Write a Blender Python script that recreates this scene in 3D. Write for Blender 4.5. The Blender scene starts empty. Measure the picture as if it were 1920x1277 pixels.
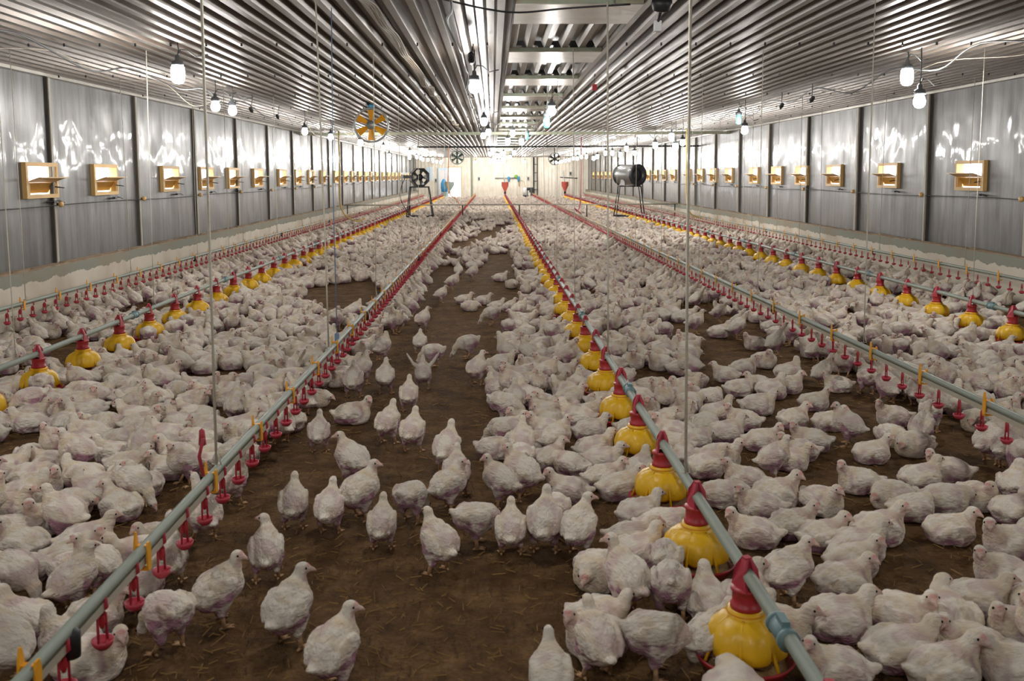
import bpy, math, random
import numpy as np
from mathutils import Matrix, Vector
random.seed(7)
scene = bpy.context.scene
COL = scene.collection

# ---------------------------------------------------------------- camera (32 mm shift lens, eye height 1.68 m), sky, exposure
EYE_Z = 1.68
F_PX, CX, CY = 1707.0, 960.0, 499.0
yaw, pitch, roll = math.atan(35/F_PX), math.atan(171/F_PX), 0.0046
fw = Vector((math.sin(yaw)*math.cos(pitch), math.cos(yaw)*math.cos(pitch), -math.sin(pitch)))
rt = Vector((math.cos(yaw), -math.sin(yaw), 0)); up = rt.cross(fw)
rt2 = math.cos(roll)*rt - math.sin(roll)*up; up2 = math.sin(roll)*rt + math.cos(roll)*up
cd = bpy.data.cameras.new('camera'); cam = bpy.data.objects.new('camera', cd); COL.objects.link(cam)
M = Matrix((rt2, up2, -fw)).transposed().to_4x4(); M.translation = (0, 0, EYE_Z); cam.matrix_world = M
cd.sensor_width = 36; cd.lens = F_PX/1920*36; cd.shift_y = (CY-638.5)/1920; cd.clip_end = 300; cd.clip_start = .05
cd.dof.use_dof = True; cd.dof.focus_distance = 9.0; cd.dof.aperture_fstop = 5.0
scene.camera = cam
world = bpy.data.worlds.new('overcast_daylight'); scene.world = world; world.use_nodes = True
bg = world.node_tree.nodes['Background']; bg.inputs[0].default_value = (.93, .97, 1, 1); bg.inputs[1].default_value = 3.0
vs = scene.view_settings; vs.view_transform = 'Standard'; vs.look = 'None'; vs.gamma = 1; vs.use_curve_mapping = False; vs.exposure = 1.42
scene.cycles.use_denoising = True
scene.cycles.max_bounces = 8; scene.cycles.diffuse_bounces = 4; scene.cycles.glossy_bounces = 4
scene.cycles.caustics_reflective = True; scene.cycles.blur_glossy = 1.0; scene.cycles.sample_clamp_indirect = 6.0
LAMP_W = 120.0            # radiance of a lit bulb

# ---------------------------------------------------------------- materials
def mat(name, col, rough=.6, metal=0., var=0., vscale=8., vcol=None, stretch=(1, 1, 1), bump=0., bscale=40., spec=.5, emit=None, estr=0., bstretch=None):
    m = bpy.data.materials.new(name); m.use_nodes = True; nt = m.node_tree; b = nt.nodes['Principled BSDF']
    b.inputs['Base Color'].default_value = (*col, 1); b.inputs['Roughness'].default_value = rough; b.inputs['Metallic'].default_value = metal
    b.inputs['Specular IOR Level'].default_value = spec
    if var or bump: tc = nt.nodes.new('ShaderNodeTexCoord')
    if var:
        mp = nt.nodes.new('ShaderNodeMapping'); mp.inputs['Scale'].default_value = stretch; nt.links.new(tc.outputs['Object'], mp.inputs[0])
        n = nt.nodes.new('ShaderNodeTexNoise'); n.inputs['Scale'].default_value = vscale; n.inputs['Detail'].default_value = 6; n.inputs['Roughness'].default_value = .65
        nt.links.new(mp.outputs[0], n.inputs['Vector'])
        r = nt.nodes.new('ShaderNodeMapRange'); r.inputs[1].default_value = .35; r.inputs[2].default_value = .68; r.inputs[3].default_value = 0; r.inputs[4].default_value = var
        nt.links.new(n.outputs[0], r.inputs[0])
        x = nt.nodes.new('ShaderNodeMix'); x.data_type = 'RGBA'; x.inputs[6].default_value = (*col, 1); x.inputs[7].default_value = (*(vcol or [c*.4 for c in col]), 1)
        nt.links.new(r.outputs[0], x.inputs[0]); nt.links.new(x.outputs[2], b.inputs['Base Color'])
    if bump:
        mp2 = nt.nodes.new('ShaderNodeMapping'); mp2.inputs['Scale'].default_value = bstretch or stretch; nt.links.new(tc.outputs['Object'], mp2.inputs[0])
        n2 = nt.nodes.new('ShaderNodeTexNoise'); n2.inputs['Scale'].default_value = bscale; n2.inputs['Detail'].default_value = 3
        nt.links.new(mp2.outputs[0], n2.inputs['Vector'])
        bn = nt.nodes.new('ShaderNodeBump'); bn.inputs['Distance'].default_value = bump; bn.inputs['Strength'].default_value = 1
        nt.links.new(n2.outputs[0], bn.inputs['Height']); nt.links.new(bn.outputs[0], b.inputs['Normal'])
    if emit: b.inputs['Emission Color'].default_value = (*emit, 1); b.inputs['Emission Strength'].default_value = estr
    return m

MT = {}
MT['ceil'] = mat('galvanised_sheet', (.30, .295, .28), .40, .90, .75, 5, (.22, .19, .155), (1, .12, 1), .0025, 6, bstretch=(1, .35, 1))
MT['recess'] = mat('brown_recess', (.13, .105, .085), .45, .55, .7, 3, (.075, .05, .035), (1, .15, 1), .002, 6, bstretch=(1, .35, 1))  # rib recesses, darker and browner than the lower flats
MT['plate'] = mat('aluminium_plate', (.52, .50, .46), .34, .9, .6, 4, (.33, .28, .22), (1, 1, 1), .002, 5)
MT['greenbeam'] = mat('green_painted_beam', (.30, .36, .28), .6, .2, .6, 9, (.30, .18, .09))
MT['screw'] = mat('black_screw', (.02, .02, .02), .6)
MT['concrete'] = mat('grey_green_concrete', (.30, .31, .27), .9, 0, .7, 6, (.40, .34, .26), bump=.01, bscale=14)
MT['ledge'] = mat('dusty_timber_ledge', (.40, .31, .21), .9, 0, .8, 14, (.20, .12, .07), (1, .3, 1))
MT['post'] = mat('weathered_steel_post', (.46, .44, .38), .6, 0, .7, 10, (.24, .18, .13), (1, 1, .2))
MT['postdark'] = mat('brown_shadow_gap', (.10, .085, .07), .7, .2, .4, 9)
MT['cream'] = mat('cream_sheet', (.84, .79, .68), .55, .0, .5, 3, (.50, .40, .28), (1, 1, .4))
MT['ply'] = mat('yellow_frame_paint', (.66, .42, .15), .5, 0, .35, 10, (.50, .28, .08))
MT['flap'] = mat('tan_flap', (.58, .38, .16), .45, 0, .4, 12, (.40, .22, .07))
MT['pocket'] = mat('orange_inner_pocket', (.52, .28, .05), .5, 0, .3, 10)
MT['dark'] = mat('black_plastic', (.015, .015, .016), .5)
MT['darksteel'] = mat('dark_steel', (.035, .035, .038), .45, .5, .4, 12)
MT['socket'] = mat('grey_lamp_socket', (.10, .11, .12), .5)
MT['white'] = mat('white_plastic', (.75, .76, .76), .5, 0, .3, 8, (.55, .53, .48))
MT['red'] = mat('red_plastic', (.42, .022, .03), .42, 0, .35, 10, (.22, .02, .02))
MT['pinkred'] = mat('faded_red_plastic', (.45, .035, .06), .45, 0, .3, 14, (.28, .02, .03))
MT['hopper'] = mat('salmon_red_hopper', (.62, .12, .09), .5, 0, .3, 8)
MT['hopperg'] = mat('grey_green_hopper', (.36, .46, .42), .5, 0, .3, 8)
MT['yellow'] = mat('yellow_plastic', (.80, .47, .012), .40, 0, .3, 12, (.60, .30, .01))
MT['amber'] = mat('amber_hook', (.80, .36, .012), .45)
MT['pipe'] = mat('grey_green_pvc', (.25, .29, .24), .50, 0, .4, 18, (.18, .19, .15), (1, .15, 1))
MT['wpipe'] = mat('pale_water_pipe', (.42, .39, .31), .5, 0, .5, 18, (.36, .30, .22), (1, .15, 1))
MT['joint'] = mat('blue_green_coupling', (.15, .25, .26), .5, 0, .3, 20)
MT['feed'] = mat('tan_feed_pellets', (.40, .25, .10), .9, 0, .7, 160, (.22, .12, .05), bump=.006, bscale=150)
MT['rope'] = mat('cream_cord', (.60, .56, .46), .8, 0, .3, 90)
MT['bluerope'] = mat('blue_cord', (.16, .24, .36), .7)
MT['cable'] = mat('grey_cable', (.07, .075, .075), .5)
MT['wcable'] = mat('dusty_white_cable', (.42, .37, .30), .7, 0, .5, 20, (.25, .18, .12))
MT['blue'] = mat('blue_motor_paint', (.05, .28, .50), .45)
MT['fanring'] = mat('grey_fan_ring', (.36, .38, .36), .45, .6)
MT['drum'] = mat('steel_drum', (.40, .40, .39), .32, .85, .4, 6)
MT['olive'] = mat('dark_green_wheel', (.05, .085, .07), .5)
MT['hose'] = mat('yellow_gas_hose', (.50, .36, .10), .55)
MT['orange'] = mat('orange_hose', (.60, .22, .05), .55)
MT['teal'] = mat('teal_glass', (.18, .45, .43), .1, 0)
MT['bluish'] = mat('pale_blue_panel', (.55, .70, .80), .4)
MT['greencap'] = mat('green_gauge', (.20, .45, .10), .4)
MT['bulb'] = mat('lit_bulb', (.9, .9, .9), .3, emit=(1.0, .975, .94), estr=LAMP_W)
MT['straw'] = mat('straw', (.34, .20, .065), .8, 0, .6, 5, (.16, .085, .025))

def wall_metal():
    m = bpy.data.materials.new('wavy_aluminium_wall'); m.use_nodes = True; nt = m.node_tree; N = nt.nodes; L = nt.links; b = N['Principled BSDF']
    tc = N.new('ShaderNodeTexCoord')
    def noise(scale, st, detail=4, rough=.6):
        mp = N.new('ShaderNodeMapping'); mp.inputs['Scale'].default_value = st; L.new(tc.outputs['Object'], mp.inputs[0])
        n = N.new('ShaderNodeTexNoise'); n.inputs['Scale'].default_value = scale; n.inputs['Detail'].default_value = detail; n.inputs['Roughness'].default_value = rough
        L.new(mp.outputs[0], n.inputs['Vector']); return n.outputs[0]
    def rng(s, a, b_, c, d):
        r = N.new('ShaderNodeMapRange'); [setattr(r.inputs[i+1], 'default_value', v) for i, v in enumerate((a, b_, c, d))]; L.new(s, r.inputs[0]); return r.outputs[0]
    def mix(f, A, B):
        x = N.new('ShaderNodeMix'); x.data_type = 'RGBA'
        L.new(f, x.inputs[0])
        for i, v in ((6, A), (7, B)):
            if isinstance(v, tuple): x.inputs[i].default_value = (*v, 1)
            else: L.new(v, x.inputs[i])
        return x.outputs[2]
    streak = rng(noise(6, (1, 1, .09), 7, .7), .40, .62, 0, .85)
    c = mix(streak, (.175, .175, .174), (.085, .080, .072))
    dust = rng(noise(2.2, (1, 1, .8), 7, .7), .52, .72, 0, .55)
    c = mix(dust, c, (.15, .142, .125))
    L.new(c, b.inputs['Base Color']); b.inputs['Metallic'].default_value = .55
    L.new(rng(noise(3, (1, 1, .5), 5), .3, .7, .34, .55), b.inputs['Roughness'])
    bn = N.new('ShaderNodeBump'); bn.inputs['Distance'].default_value = .010; bn.inputs['Strength'].default_value = 1
    L.new(noise(2.6, (1, 1, .62), 1.5, .45), bn.inputs['Height'])
    L.new(bn.outputs[0], b.inputs['Normal']); b.inputs['Coat Weight'].default_value = .30; b.inputs['Coat Roughness'].default_value = .07; b.inputs['Coat IOR'].default_value = 1.5
    b2 = N.new('ShaderNodeBump'); b2.inputs['Distance'].default_value = .034; L.new(noise(1.9, (1, 1, .8), 1.0, .4), b2.inputs['Height']); L.new(b2.outputs[0], b.inputs['Coat Normal'])
    return m
MT['wall'] = wall_metal()

def plaster():
    m = bpy.data.materials.new('peeling_plaster_stem_wall'); m.use_nodes = True; nt = m.node_tree; N = nt.nodes; L = nt.links; b = N['Principled BSDF']
    tc = N.new('ShaderNodeTexCoord'); sp = N.new('ShaderNodeSeparateXYZ'); L.new(tc.outputs['Object'], sp.inputs[0])
    n = N.new('ShaderNodeTexNoise'); n.inputs['Scale'].default_value = 5; n.inputs['Detail'].default_value = 5; L.new(tc.outputs['Object'], n.inputs['Vector'])
    n3 = N.new('ShaderNodeTexNoise'); n3.inputs['Scale'].default_value = 1.3; n3.inputs['Detail'].default_value = 6; L.new(tc.outputs['Object'], n3.inputs['Vector'])
    a = N.new('ShaderNodeMath'); a.operation = 'MULTIPLY_ADD'; L.new(n.outputs[0], a.inputs[0]); a.inputs[1].default_value = .14; L.new(sp.outputs[2], a.inputs[2])
    r = N.new('ShaderNodeMapRange'); r.inputs[1].default_value = .535; r.inputs[2].default_value = .545; L.new(a.outputs[0], r.inputs[0])
    x0 = N.new('ShaderNodeMix'); x0.data_type = 'RGBA'; x0.inputs[6].default_value = (.66, .60, .50, 1); x0.inputs[7].default_value = (.40, .31, .22, 1)
    r0 = N.new('ShaderNodeMapRange'); r0.inputs[1].default_value = .45; r0.inputs[2].default_value = .75; r0.inputs[4].default_value = .8; L.new(n3.outputs[0], r0.inputs[0]); L.new(r0.outputs[0], x0.inputs[0])
    x = N.new('ShaderNodeMix'); x.data_type = 'RGBA'; L.new(x0.outputs[2], x.inputs[6]); x1 = N.new('ShaderNodeMix'); x1.data_type = 'RGBA'; x1.inputs[6].default_value = (.27, .275, .225, 1); x1.inputs[7].default_value = (.30, .22, .14, 1); L.new(r0.outputs[0], x1.inputs[0]); L.new(x1.outputs[2], x.inputs[7]); L.new(r.outputs[0], x.inputs[0])
    L.new(x.outputs[2], b.inputs['Base Color']); b.inputs['Roughness'].default_value = .9
    bn = N.new('ShaderNodeBump'); bn.inputs['Distance'].default_value = .02; bn.invert = True; L.new(r.outputs[0], bn.inputs['Height']); L.new(bn.outputs[0], b.inputs['Normal'])
    return m
MT['plaster'] = plaster()

def litter():
    m = bpy.data.materials.new('brown_litter'); m.use_nodes = True; nt = m.node_tree; N = nt.nodes; L = nt.links; b = N['Principled BSDF']
    tc = N.new('ShaderNodeTexCoord')
    def noise(scale, d=6, r=.6, st=(1, 1, 1), rot=0):
        mp = N.new('ShaderNodeMapping'); mp.inputs['Scale'].default_value = st; mp.inputs['Rotation'].default_value = (0, 0, rot); L.new(tc.outputs['Object'], mp.inputs[0])
        n = N.new('ShaderNodeTexNoise'); n.inputs['Scale'].default_value = scale; n.inputs['Detail'].default_value = d; n.inputs['Roughness'].default_value = r; L.new(mp.outputs[0], n.inputs['Vector']); return n.outputs[0]
    def ramp(s, stops):
        r = N.new('ShaderNodeValToRGB'); e = r.color_ramp.elements
        while len(e) < len(stops): e.new(.5)
        for q, (p, c) in zip(e, stops): q.position = p; q.color = (*c, 1)
        L.new(s, r.inputs[0]); return r.outputs[0]
    base = ramp(noise(4.5, 13, .80), [(.34, (.050, .024, .009)), (.5, (.135, .070, .025)), (.66, (.255, .145, .058))])
    f1 = ramp(noise(46, 4, .7, (1, .18, 1), .6), [(.58, (0, 0, 0)), (.72, (1, 1, 1))])
    f2 = ramp(noise(52, 4, .7, (.18, 1, 1), .25), [(.60, (0, 0, 0)), (.74, (1, 1, 1))])
    mx = N.new('ShaderNodeMath'); mx.operation = 'MAXIMUM'; L.new(f1, mx.inputs[0]); L.new(f2, mx.inputs[1])
    m2 = N.new('ShaderNodeMath'); m2.operation = 'MULTIPLY'; L.new(mx.outputs[0], m2.inputs[0]); m2.inputs[1].default_value = .55
    x = N.new('ShaderNodeMix'); x.data_type = 'RGBA'; L.new(m2.outputs[0], x.inputs[0]); L.new(base, x.inputs[6]); x.inputs[7].default_value = (.30, .18, .065, 1)
    L.new(x.outputs[2], b.inputs['Base Color']); b.inputs['Roughness'].default_value = .92; b.inputs['Specular IOR Level'].default_value = .25
    ad = N.new('ShaderNodeMath'); ad.operation = 'ADD'; L.new(noise(16, 6, .65), ad.inputs[0]); L.new(m2.outputs[0], ad.inputs[1])
    bn = N.new('ShaderNodeBump'); bn.inputs['Distance'].default_value = .055; bn.inputs['Strength'].default_value = 1; L.new(ad.outputs[0], bn.inputs['Height']); L.new(bn.outputs[0], b.inputs['Normal'])
    return m
MT['litter'] = litter()

def feather():
    m = bpy.data.materials.new('white_feathers'); m.use_nodes = True; nt = m.node_tree; N = nt.nodes; L = nt.links; b = N['Principled BSDF']
    a = N.new('ShaderNodeVertexColor'); a.layer_name = 'tint'
    oi = N.new('ShaderNodeObjectInfo'); tc = N.new('ShaderNodeTexCoord')
    mr = N.new('ShaderNodeMapRange'); mr.inputs[3].default_value = .82; mr.inputs[4].default_value = 1.06; L.new(oi.outputs['Random'], mr.inputs[0])
    v = N.new('ShaderNodeMix'); v.data_type = 'RGBA'; v.blend_type = 'MULTIPLY'; v.inputs[0].default_value = 1; L.new(a.outputs[0], v.inputs[6]); L.new(mr.outputs[0], v.inputs[7])
    L.new(v.outputs[2], b.inputs['Base Color']); b.inputs['Roughness'].default_value = .85; b.inputs['Specular IOR Level'].default_value = .2
    mp = N.new('ShaderNodeMapping'); mp.inputs['Scale'].default_value = (.45, 1, 1); L.new(tc.outputs['Object'], mp.inputs[0])
    n = N.new('ShaderNodeTexNoise'); n.inputs['Scale'].default_value = 85; n.inputs['Detail'].default_value = 4; L.new(mp.outputs[0], n.inputs['Vector'])
    bn = N.new('ShaderNodeBump'); bn.inputs['Distance'].default_value = .011; bn.inputs['Strength'].default_value = .9; L.new(n.outputs[0], bn.inputs['Height']); L.new(bn.outputs[0], b.inputs['Normal'])
    return m
MT['feather'] = feather()

# ---------------------------------------------------------------- mesh helpers
class MB:
    """collects shapes, then links them as ONE mesh object"""
    def __init__(s): s.v = []; s.f = []; s.mi = []; s.sm = []; s.mats = []
    def _m(s, m):
        if m not in s.mats: s.mats.append(m)
        return s.mats.index(m)
    def add(s, V, F, m, smooth=False, T=None):
        o = len(s.v)
        for p in V: s.v.append(tuple(T @ Vector(p)) if T is not None else tuple(p))
        k = s._m(m)
        for f in F: s.f.append(tuple(i+o for i in f)); s.mi.append(k); s.sm.append(smooth)
    def box(s, x0, x1, y0, y1, z0, z1, m, T=None):
        V = [(x, y, z) for x in (x0, x1) for y in (y0, y1) for z in (z0, z1)]
        s.add(V, [(0, 1, 3, 2), (4, 6, 7, 5), (0, 4, 5, 1), (2, 3, 7, 6), (0, 2, 6, 4), (1, 5, 7, 3)], m, False, T)
    def tube(s, pts, r, m, n=8, T=None, caps=True):
        pts = [Vector(p) for p in pts]; V = []; F = []; ref = None
        for i, p in enumerate(pts):
            d = (pts[min(i+1, len(pts)-1)]-pts[max(i-1, 0)]).normalized()
            if ref is None: ref = d.orthogonal()
            a = (ref - d*ref.dot(d)).normalized(); b = d.cross(a); ref = a
            rr = r[i] if isinstance(r, (list, tuple)) else r
            for k in range(n):
                t = 2*math.pi*k/n; V.append(p + rr*(math.cos(t)*a+math.sin(t)*b))
        for i in range(len(pts)-1):
            for k in range(n): F.append((i*n+k, i*n+(k+1) % n, (i+1)*n+(k+1) % n, (i+1)*n+k))
        if caps: F += [tuple(range(n))[::-1], tuple(range((len(pts)-1)*n, len(pts)*n))]
        s.add(V, F, m, True, T)
    def lathe(s, prof, m, n=20, T=None, wob=None, smooth=True):
        V = []; F = []
        for j, (r, z) in enumerate(prof):
            for k in range(n):
                t = 2*math.pi*k/n; q = r*(wob(j, t) if wob else 1); V.append((q*math.cos(t), q*math.sin(t), z))
        for j in range(len(prof)-1):
            for k in range(n): F.append((j*n+k, j*n+(k+1) % n, (j+1)*n+(k+1) % n, (j+1)*n+k))
        s.add(V, F, m, smooth, T)
    def disc(s, r, z, m, n=20, T=None): s.add([(r*math.cos(2*math.pi*k/n), r*math.sin(2*math.pi*k/n), z) for k in range(n)], [tuple(range(n))], m, False, T)
    def mesh(s, name):
        me = bpy.data.meshes.new(name); me.from_pydata(s.v, [], s.f)
        for m in s.mats: me.materials.append(MT[m])
        me.polygons.foreach_set('material_index', s.mi); me.polygons.foreach_set('use_smooth', s.sm); me.update(); return me
    def build(s, name, parent=None, loc=None):
        return link(name, s.mesh(name), parent, loc)

def link(name, me, parent=None, loc=None, rot=None):
    o = bpy.data.objects.new(name, me); COL.objects.link(o)
    if loc is not None: o.location = loc
    if rot is not None: o.rotation_euler = rot
    if parent is not None: o.parent = parent
    return o
def tag(o, label=None, cat=None, group=None, kind=None):
    for k, v in (('label', label), ('category', cat), ('group', group), ('kind', kind)):
        if v: o[k] = v
    return o
def empty(name, loc, label, cat, group=None, rot=0):
    o = bpy.data.objects.new(name, None); COL.objects.link(o); o.location = loc; o.rotation_euler = (0, 0, rot); o.empty_display_size = .1
    return tag(o, label, cat, group)
def struct(o): o['kind'] = 'structure'; return o
def copy_tree(src, parent=None):
    c = src.copy(); COL.objects.link(c)
    if parent is not None: c.parent = parent
    for ch in src.children: copy_tree(ch, c)
    return c
ORD = ['first', 'second', 'third', 'fourth', 'fifth', 'sixth', 'seventh', 'eighth', 'ninth', 'tenth', 'eleventh', 'twelfth', 'thirteenth', 'fourteenth', 'fifteenth', 'sixteenth', 'seventeenth', 'eighteenth', 'nineteenth']
TENS = {2: 'twent', 3: 'thirt', 4: 'fort', 5: 'fift', 6: 'sixt', 7: 'sevent', 8: 'eight', 9: 'ninet'}
def ordn(n):                          # 1 -> first
    if n < 20: return ORD[n-1]
    t, u = divmod(n, 10)
    return TENS[t]+'ieth' if u == 0 else TENS[t]+'y-'+ORD[u-1]
RX = lambda a: Matrix.Rotation(a, 4, 'X'); RY = lambda a: Matrix.Rotation(a, 4, 'Y'); RZ = lambda a: Matrix.Rotation(a, 4, 'Z'); TR = lambda *p: Matrix.Translation(p)

# ---------------------------------------------------------------- the house: 12.35 m wide, 66 m of it ahead of the camera
XL, XR, YB, YE, ZC = -5.50, 6.85, -2.6, 66.0, 2.93
VL = [11.19, 13.02, 15.63, 17.59, 19.41, 21.41, 23.88, 25.82, 27.7, 29.59, 32.09, 34.05, 35.85, 37.7, 39.58, 41.4, 43.28, 45.9, 48.14, 50.0, 51.9, 54.01, 57.27, 59.2, 61.1]
VR = [12.93, 15.64, 18.14, 20.06, 21.83, 23.75, 26.28, 28.15, 29.93, 31.81, 34.44, 36.26, 38.16, 39.99, 42.61, 44.5, 46.4, 48.3, 50.9, 53.0, 55.0, 57.0, 59.0, 61.7]
VZ0, VZ1, VW = 1.46, 1.82, .36       # inlet opening: bottom, top, half width
STRIP = (.17, 1.12)                  # ridge strip without a ceiling sheet

mb = MB(); mb.add([(XL-.2, YB, 0), (XR+.2, YB, 0), (XR+.2, YE+6, 0), (XL-.2, YE+6, 0)], [(0, 1, 2, 3)], 'litter'); struct(mb.build('floor'))

def rib_profile(x0, x1, z, pitch=.166, d=.062):
    P = []; x = x0
    while x < x1:
        for dx, dz in ((0, 0), (.056, 0), (.080, d), (.142, d)):
            if x+dx <= x1+1e-6: P.append((x+dx, z+dz))
        x += pitch
    P.append((x1, P[-1][1])); return P
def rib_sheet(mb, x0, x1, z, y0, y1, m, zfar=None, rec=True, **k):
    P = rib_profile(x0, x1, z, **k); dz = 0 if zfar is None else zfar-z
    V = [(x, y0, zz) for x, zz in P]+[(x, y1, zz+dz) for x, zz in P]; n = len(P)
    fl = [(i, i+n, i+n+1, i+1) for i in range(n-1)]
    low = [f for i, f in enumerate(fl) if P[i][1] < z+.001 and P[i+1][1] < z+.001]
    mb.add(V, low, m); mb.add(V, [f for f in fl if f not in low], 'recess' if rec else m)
mb = MB()
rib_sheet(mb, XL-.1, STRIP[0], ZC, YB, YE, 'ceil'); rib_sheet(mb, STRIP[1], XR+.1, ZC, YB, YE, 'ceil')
mb.box(STRIP[0]-.004, STRIP[0], YB, YE, ZC, ZC+.16, 'ceil'); mb.box(STRIP[1], STRIP[1]+.004, YB, YE, ZC, ZC+.16, 'ceil')
y = 6.1
while y < 40:                        # rows of black roofing screws
    for k in range(75):
        x = XL+.05+.166*k*1.0-.1
        if (k+int(y*3)) % 2 and not STRIP[0]-.1 < x < STRIP[1]:
            mb.box(x+.02, x+.036, y, y+.016, ZC-.028, ZC+.002, 'screw')
    y += 2.72
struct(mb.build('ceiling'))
mb = MB(); mb.box(XL-.4, XR+.4, YB, YE+.3, ZC+.35, ZC+.40, 'postdark'); struct(mb.build('light_block_roof'))  # unseen dark slab added over the ceiling to close off light
mb = MB()                            # sheets lying on the cross plates of the ridge strip
ys = [1.6+2.6*k for k in range(25)]
for k, y in enumerate(ys[:-1]):
    rib_sheet(mb, STRIP[0]+.01, STRIP[1]-.01, ZC+.055+.03*(k % 2), y+.75, y+2.6+.05, 'ceil', ZC+.035, False, pitch=.176, d=.075)
struct(mb.build('ceiling_ridge_sheet'))
for y in ys:
    mb = MB(); mb.box(STRIP[0]+.005, STRIP[1]-.005, y, y+.86, ZC-.012, ZC+.002, 'plate'); mb.box(STRIP[0]+.006, STRIP[1]-.006, y-.006, y+.05, ZC-.006, ZC+.034, 'greenbeam')
    struct(mb.build('ceiling_cross_plate'))

def side_wall(name, X, out, vents):
    mb = MB(); y0, y1 = YB, YE
    def q(a, b, c, d): mb.box(min(X, X+out*.03), max(X, X+out*.03), a, b, c, d, 'wall')
    q(y0, y1, .60, VZ0); q(y0, y1, VZ1, ZC+.1)
    e = [y0]
    for v in vents: e += [v-VW, v+VW]
    e.append(y1)
    for a, b in zip(e[::2], e[1::2]): q(a, b, VZ0, VZ1)
    struct(mb.build(name))
side_wall('wall_left', XL, -1, VL); side_wall('wall_right', XR, 1, VR)
for nm, X, s in (('left', XL, 1), ('right', XR, -1)):
    mb = MB(); mb.box(min(X-s*.05, X+s*.16), max(X-s*.05, X+s*.16), YB, YE, 0, .595, 'plaster'); struct(mb.build('baseboard_'+nm))
    mb = MB(); mb.box(min(X-s*.05, X+s*.15), max(X-s*.05, X+s*.15), YB, YE, .595, .612, 'ledge')
    for k in range(120):             # scraps of bedding and bark lying on the ledge
        y = random.uniform(7, 60); a = random.uniform(.1, .5)
        mb.box(X+s*random.uniform(.01, .05), X+s*random.uniform(.06, .14), y, y+a, .611, .611+random.uniform(.004, .016), 'ledge')
    struct(mb.build('trim_ledge_'+nm))
    mb = MB(); mb.box(min(X, X+s*.10), max(X, X+s*.10), YB, YE, ZC-.035, ZC+.0, 'plate'); struct(mb.build('trim_eave_'+nm))
    k = 0; y = 8.75
    while y < YE:
        mb = MB(); w = .026 if k % 3 else .038
        mb.box(min(X, X+s*.035), max(X, X+s*.035), y-w-.012, y-w, .61, ZC, 'postdark'); mb.box(min(X, X+s*.06), max(X, X+s*.045), y-w, y+w, .612, ZC-.03, 'post')  # dark strip: the post's shadow side put into colour
        struct(mb.build('wall_post')); k += 1; y += 2.745
DX0, DX1, DZ1 = -3.20, -2.30, 2.22
mb = MB()
def cream(x0, x1, z0, z1):
    P = rib_profile(x0, x1, 0, pitch=.25, d=.02); n = len(P)
    mb.add([(x, YE+d, z0) for x, d in P]+[(x, YE+d, z1) for x, d in P], [(i, i+1, i+n+1, i+n) for i in range(n-1)], 'cream')
cream(XL-.1, DX0, 0, ZC+.1); cream(DX1, XR+.1, 0, ZC+.1); cream(DX0, DX1, DZ1, ZC+.1)
mb.box(XL, XR, YE-.03, YE+.01, 2.36, 2.40, 'cream'); struct(mb.build('wall_back'))
mb = MB(); mb.box(XL-.1, XR+.1, YB-.05, YB, 0, ZC+.1, 'wall'); struct(mb.build('wall_front'))
mb = MB()
for a, b, c, d in ((DX0-.07, DX0, 0, DZ1+.07), (DX1, DX1+.07, 0, DZ1+.07), (DX0, DX1, DZ1, DZ1+.07)): mb.box(a, b, YE-.05, YE+.06, c, d, 'ply')
struct(mb.build('door_frame_trim'))
mb = MB(); mb.box(-.35, .35, -.02, .02, .03, 2.2, 'bluish'); mb.box(-.30, .30, -.03, -.018, .2, 2.05, 'white'); door = struct(mb.build('door_1', None, (DX0-.38, YE-.12, 0)))
mb = MB(); mb.tube([(.25, -.03, 1.0), (.25, -.07, 1.0), (.15, -.07, 1.0)], .012, 'darksteel'); mb.build('handle', door)
# tie beams, column, conduit
mb = MB(); mb.box(XL, XR, 26.4, 26.48, ZC-.10, ZC-.02, 'greenbeam'); struct(mb.build('beam_tie_green'))
mb = MB(); mb.tube([(-2.5, 30.4, 2.61), (XR, 30.4, 2.61)], .026, 'darksteel', 8)
for x in (-2.45, -1.2, 1.8, 4.8): mb.tube([(x, 30.4, 2.61), (x, 30.4, ZC)], .012, 'darksteel', 6)
struct(mb.build('beam_tie_pipe'))
mb = MB(); mb.box(-1.45, -1.31, 60, 60.14, 0, ZC, 'greenbeam'); struct(mb.build('column'))
mb = MB(); mb.tube([(2.95, YE-.1, 0), (2.95, YE-.1, ZC)], .05, 'darksteel'); mb.tube([(3.2, YE-.1, 0), (3.2, YE-.1, ZC)], .04, 'darksteel')
for z in (.6, 1.2, 1.8, 2.4): mb.box(2.9, 3.25, YE-.12, YE-.08, z, z+.05, 'darksteel')
tag(mb.build('conduit_pair'), 'pair of dark vertical conduits on the cream end wall', 'conduit')

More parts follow.
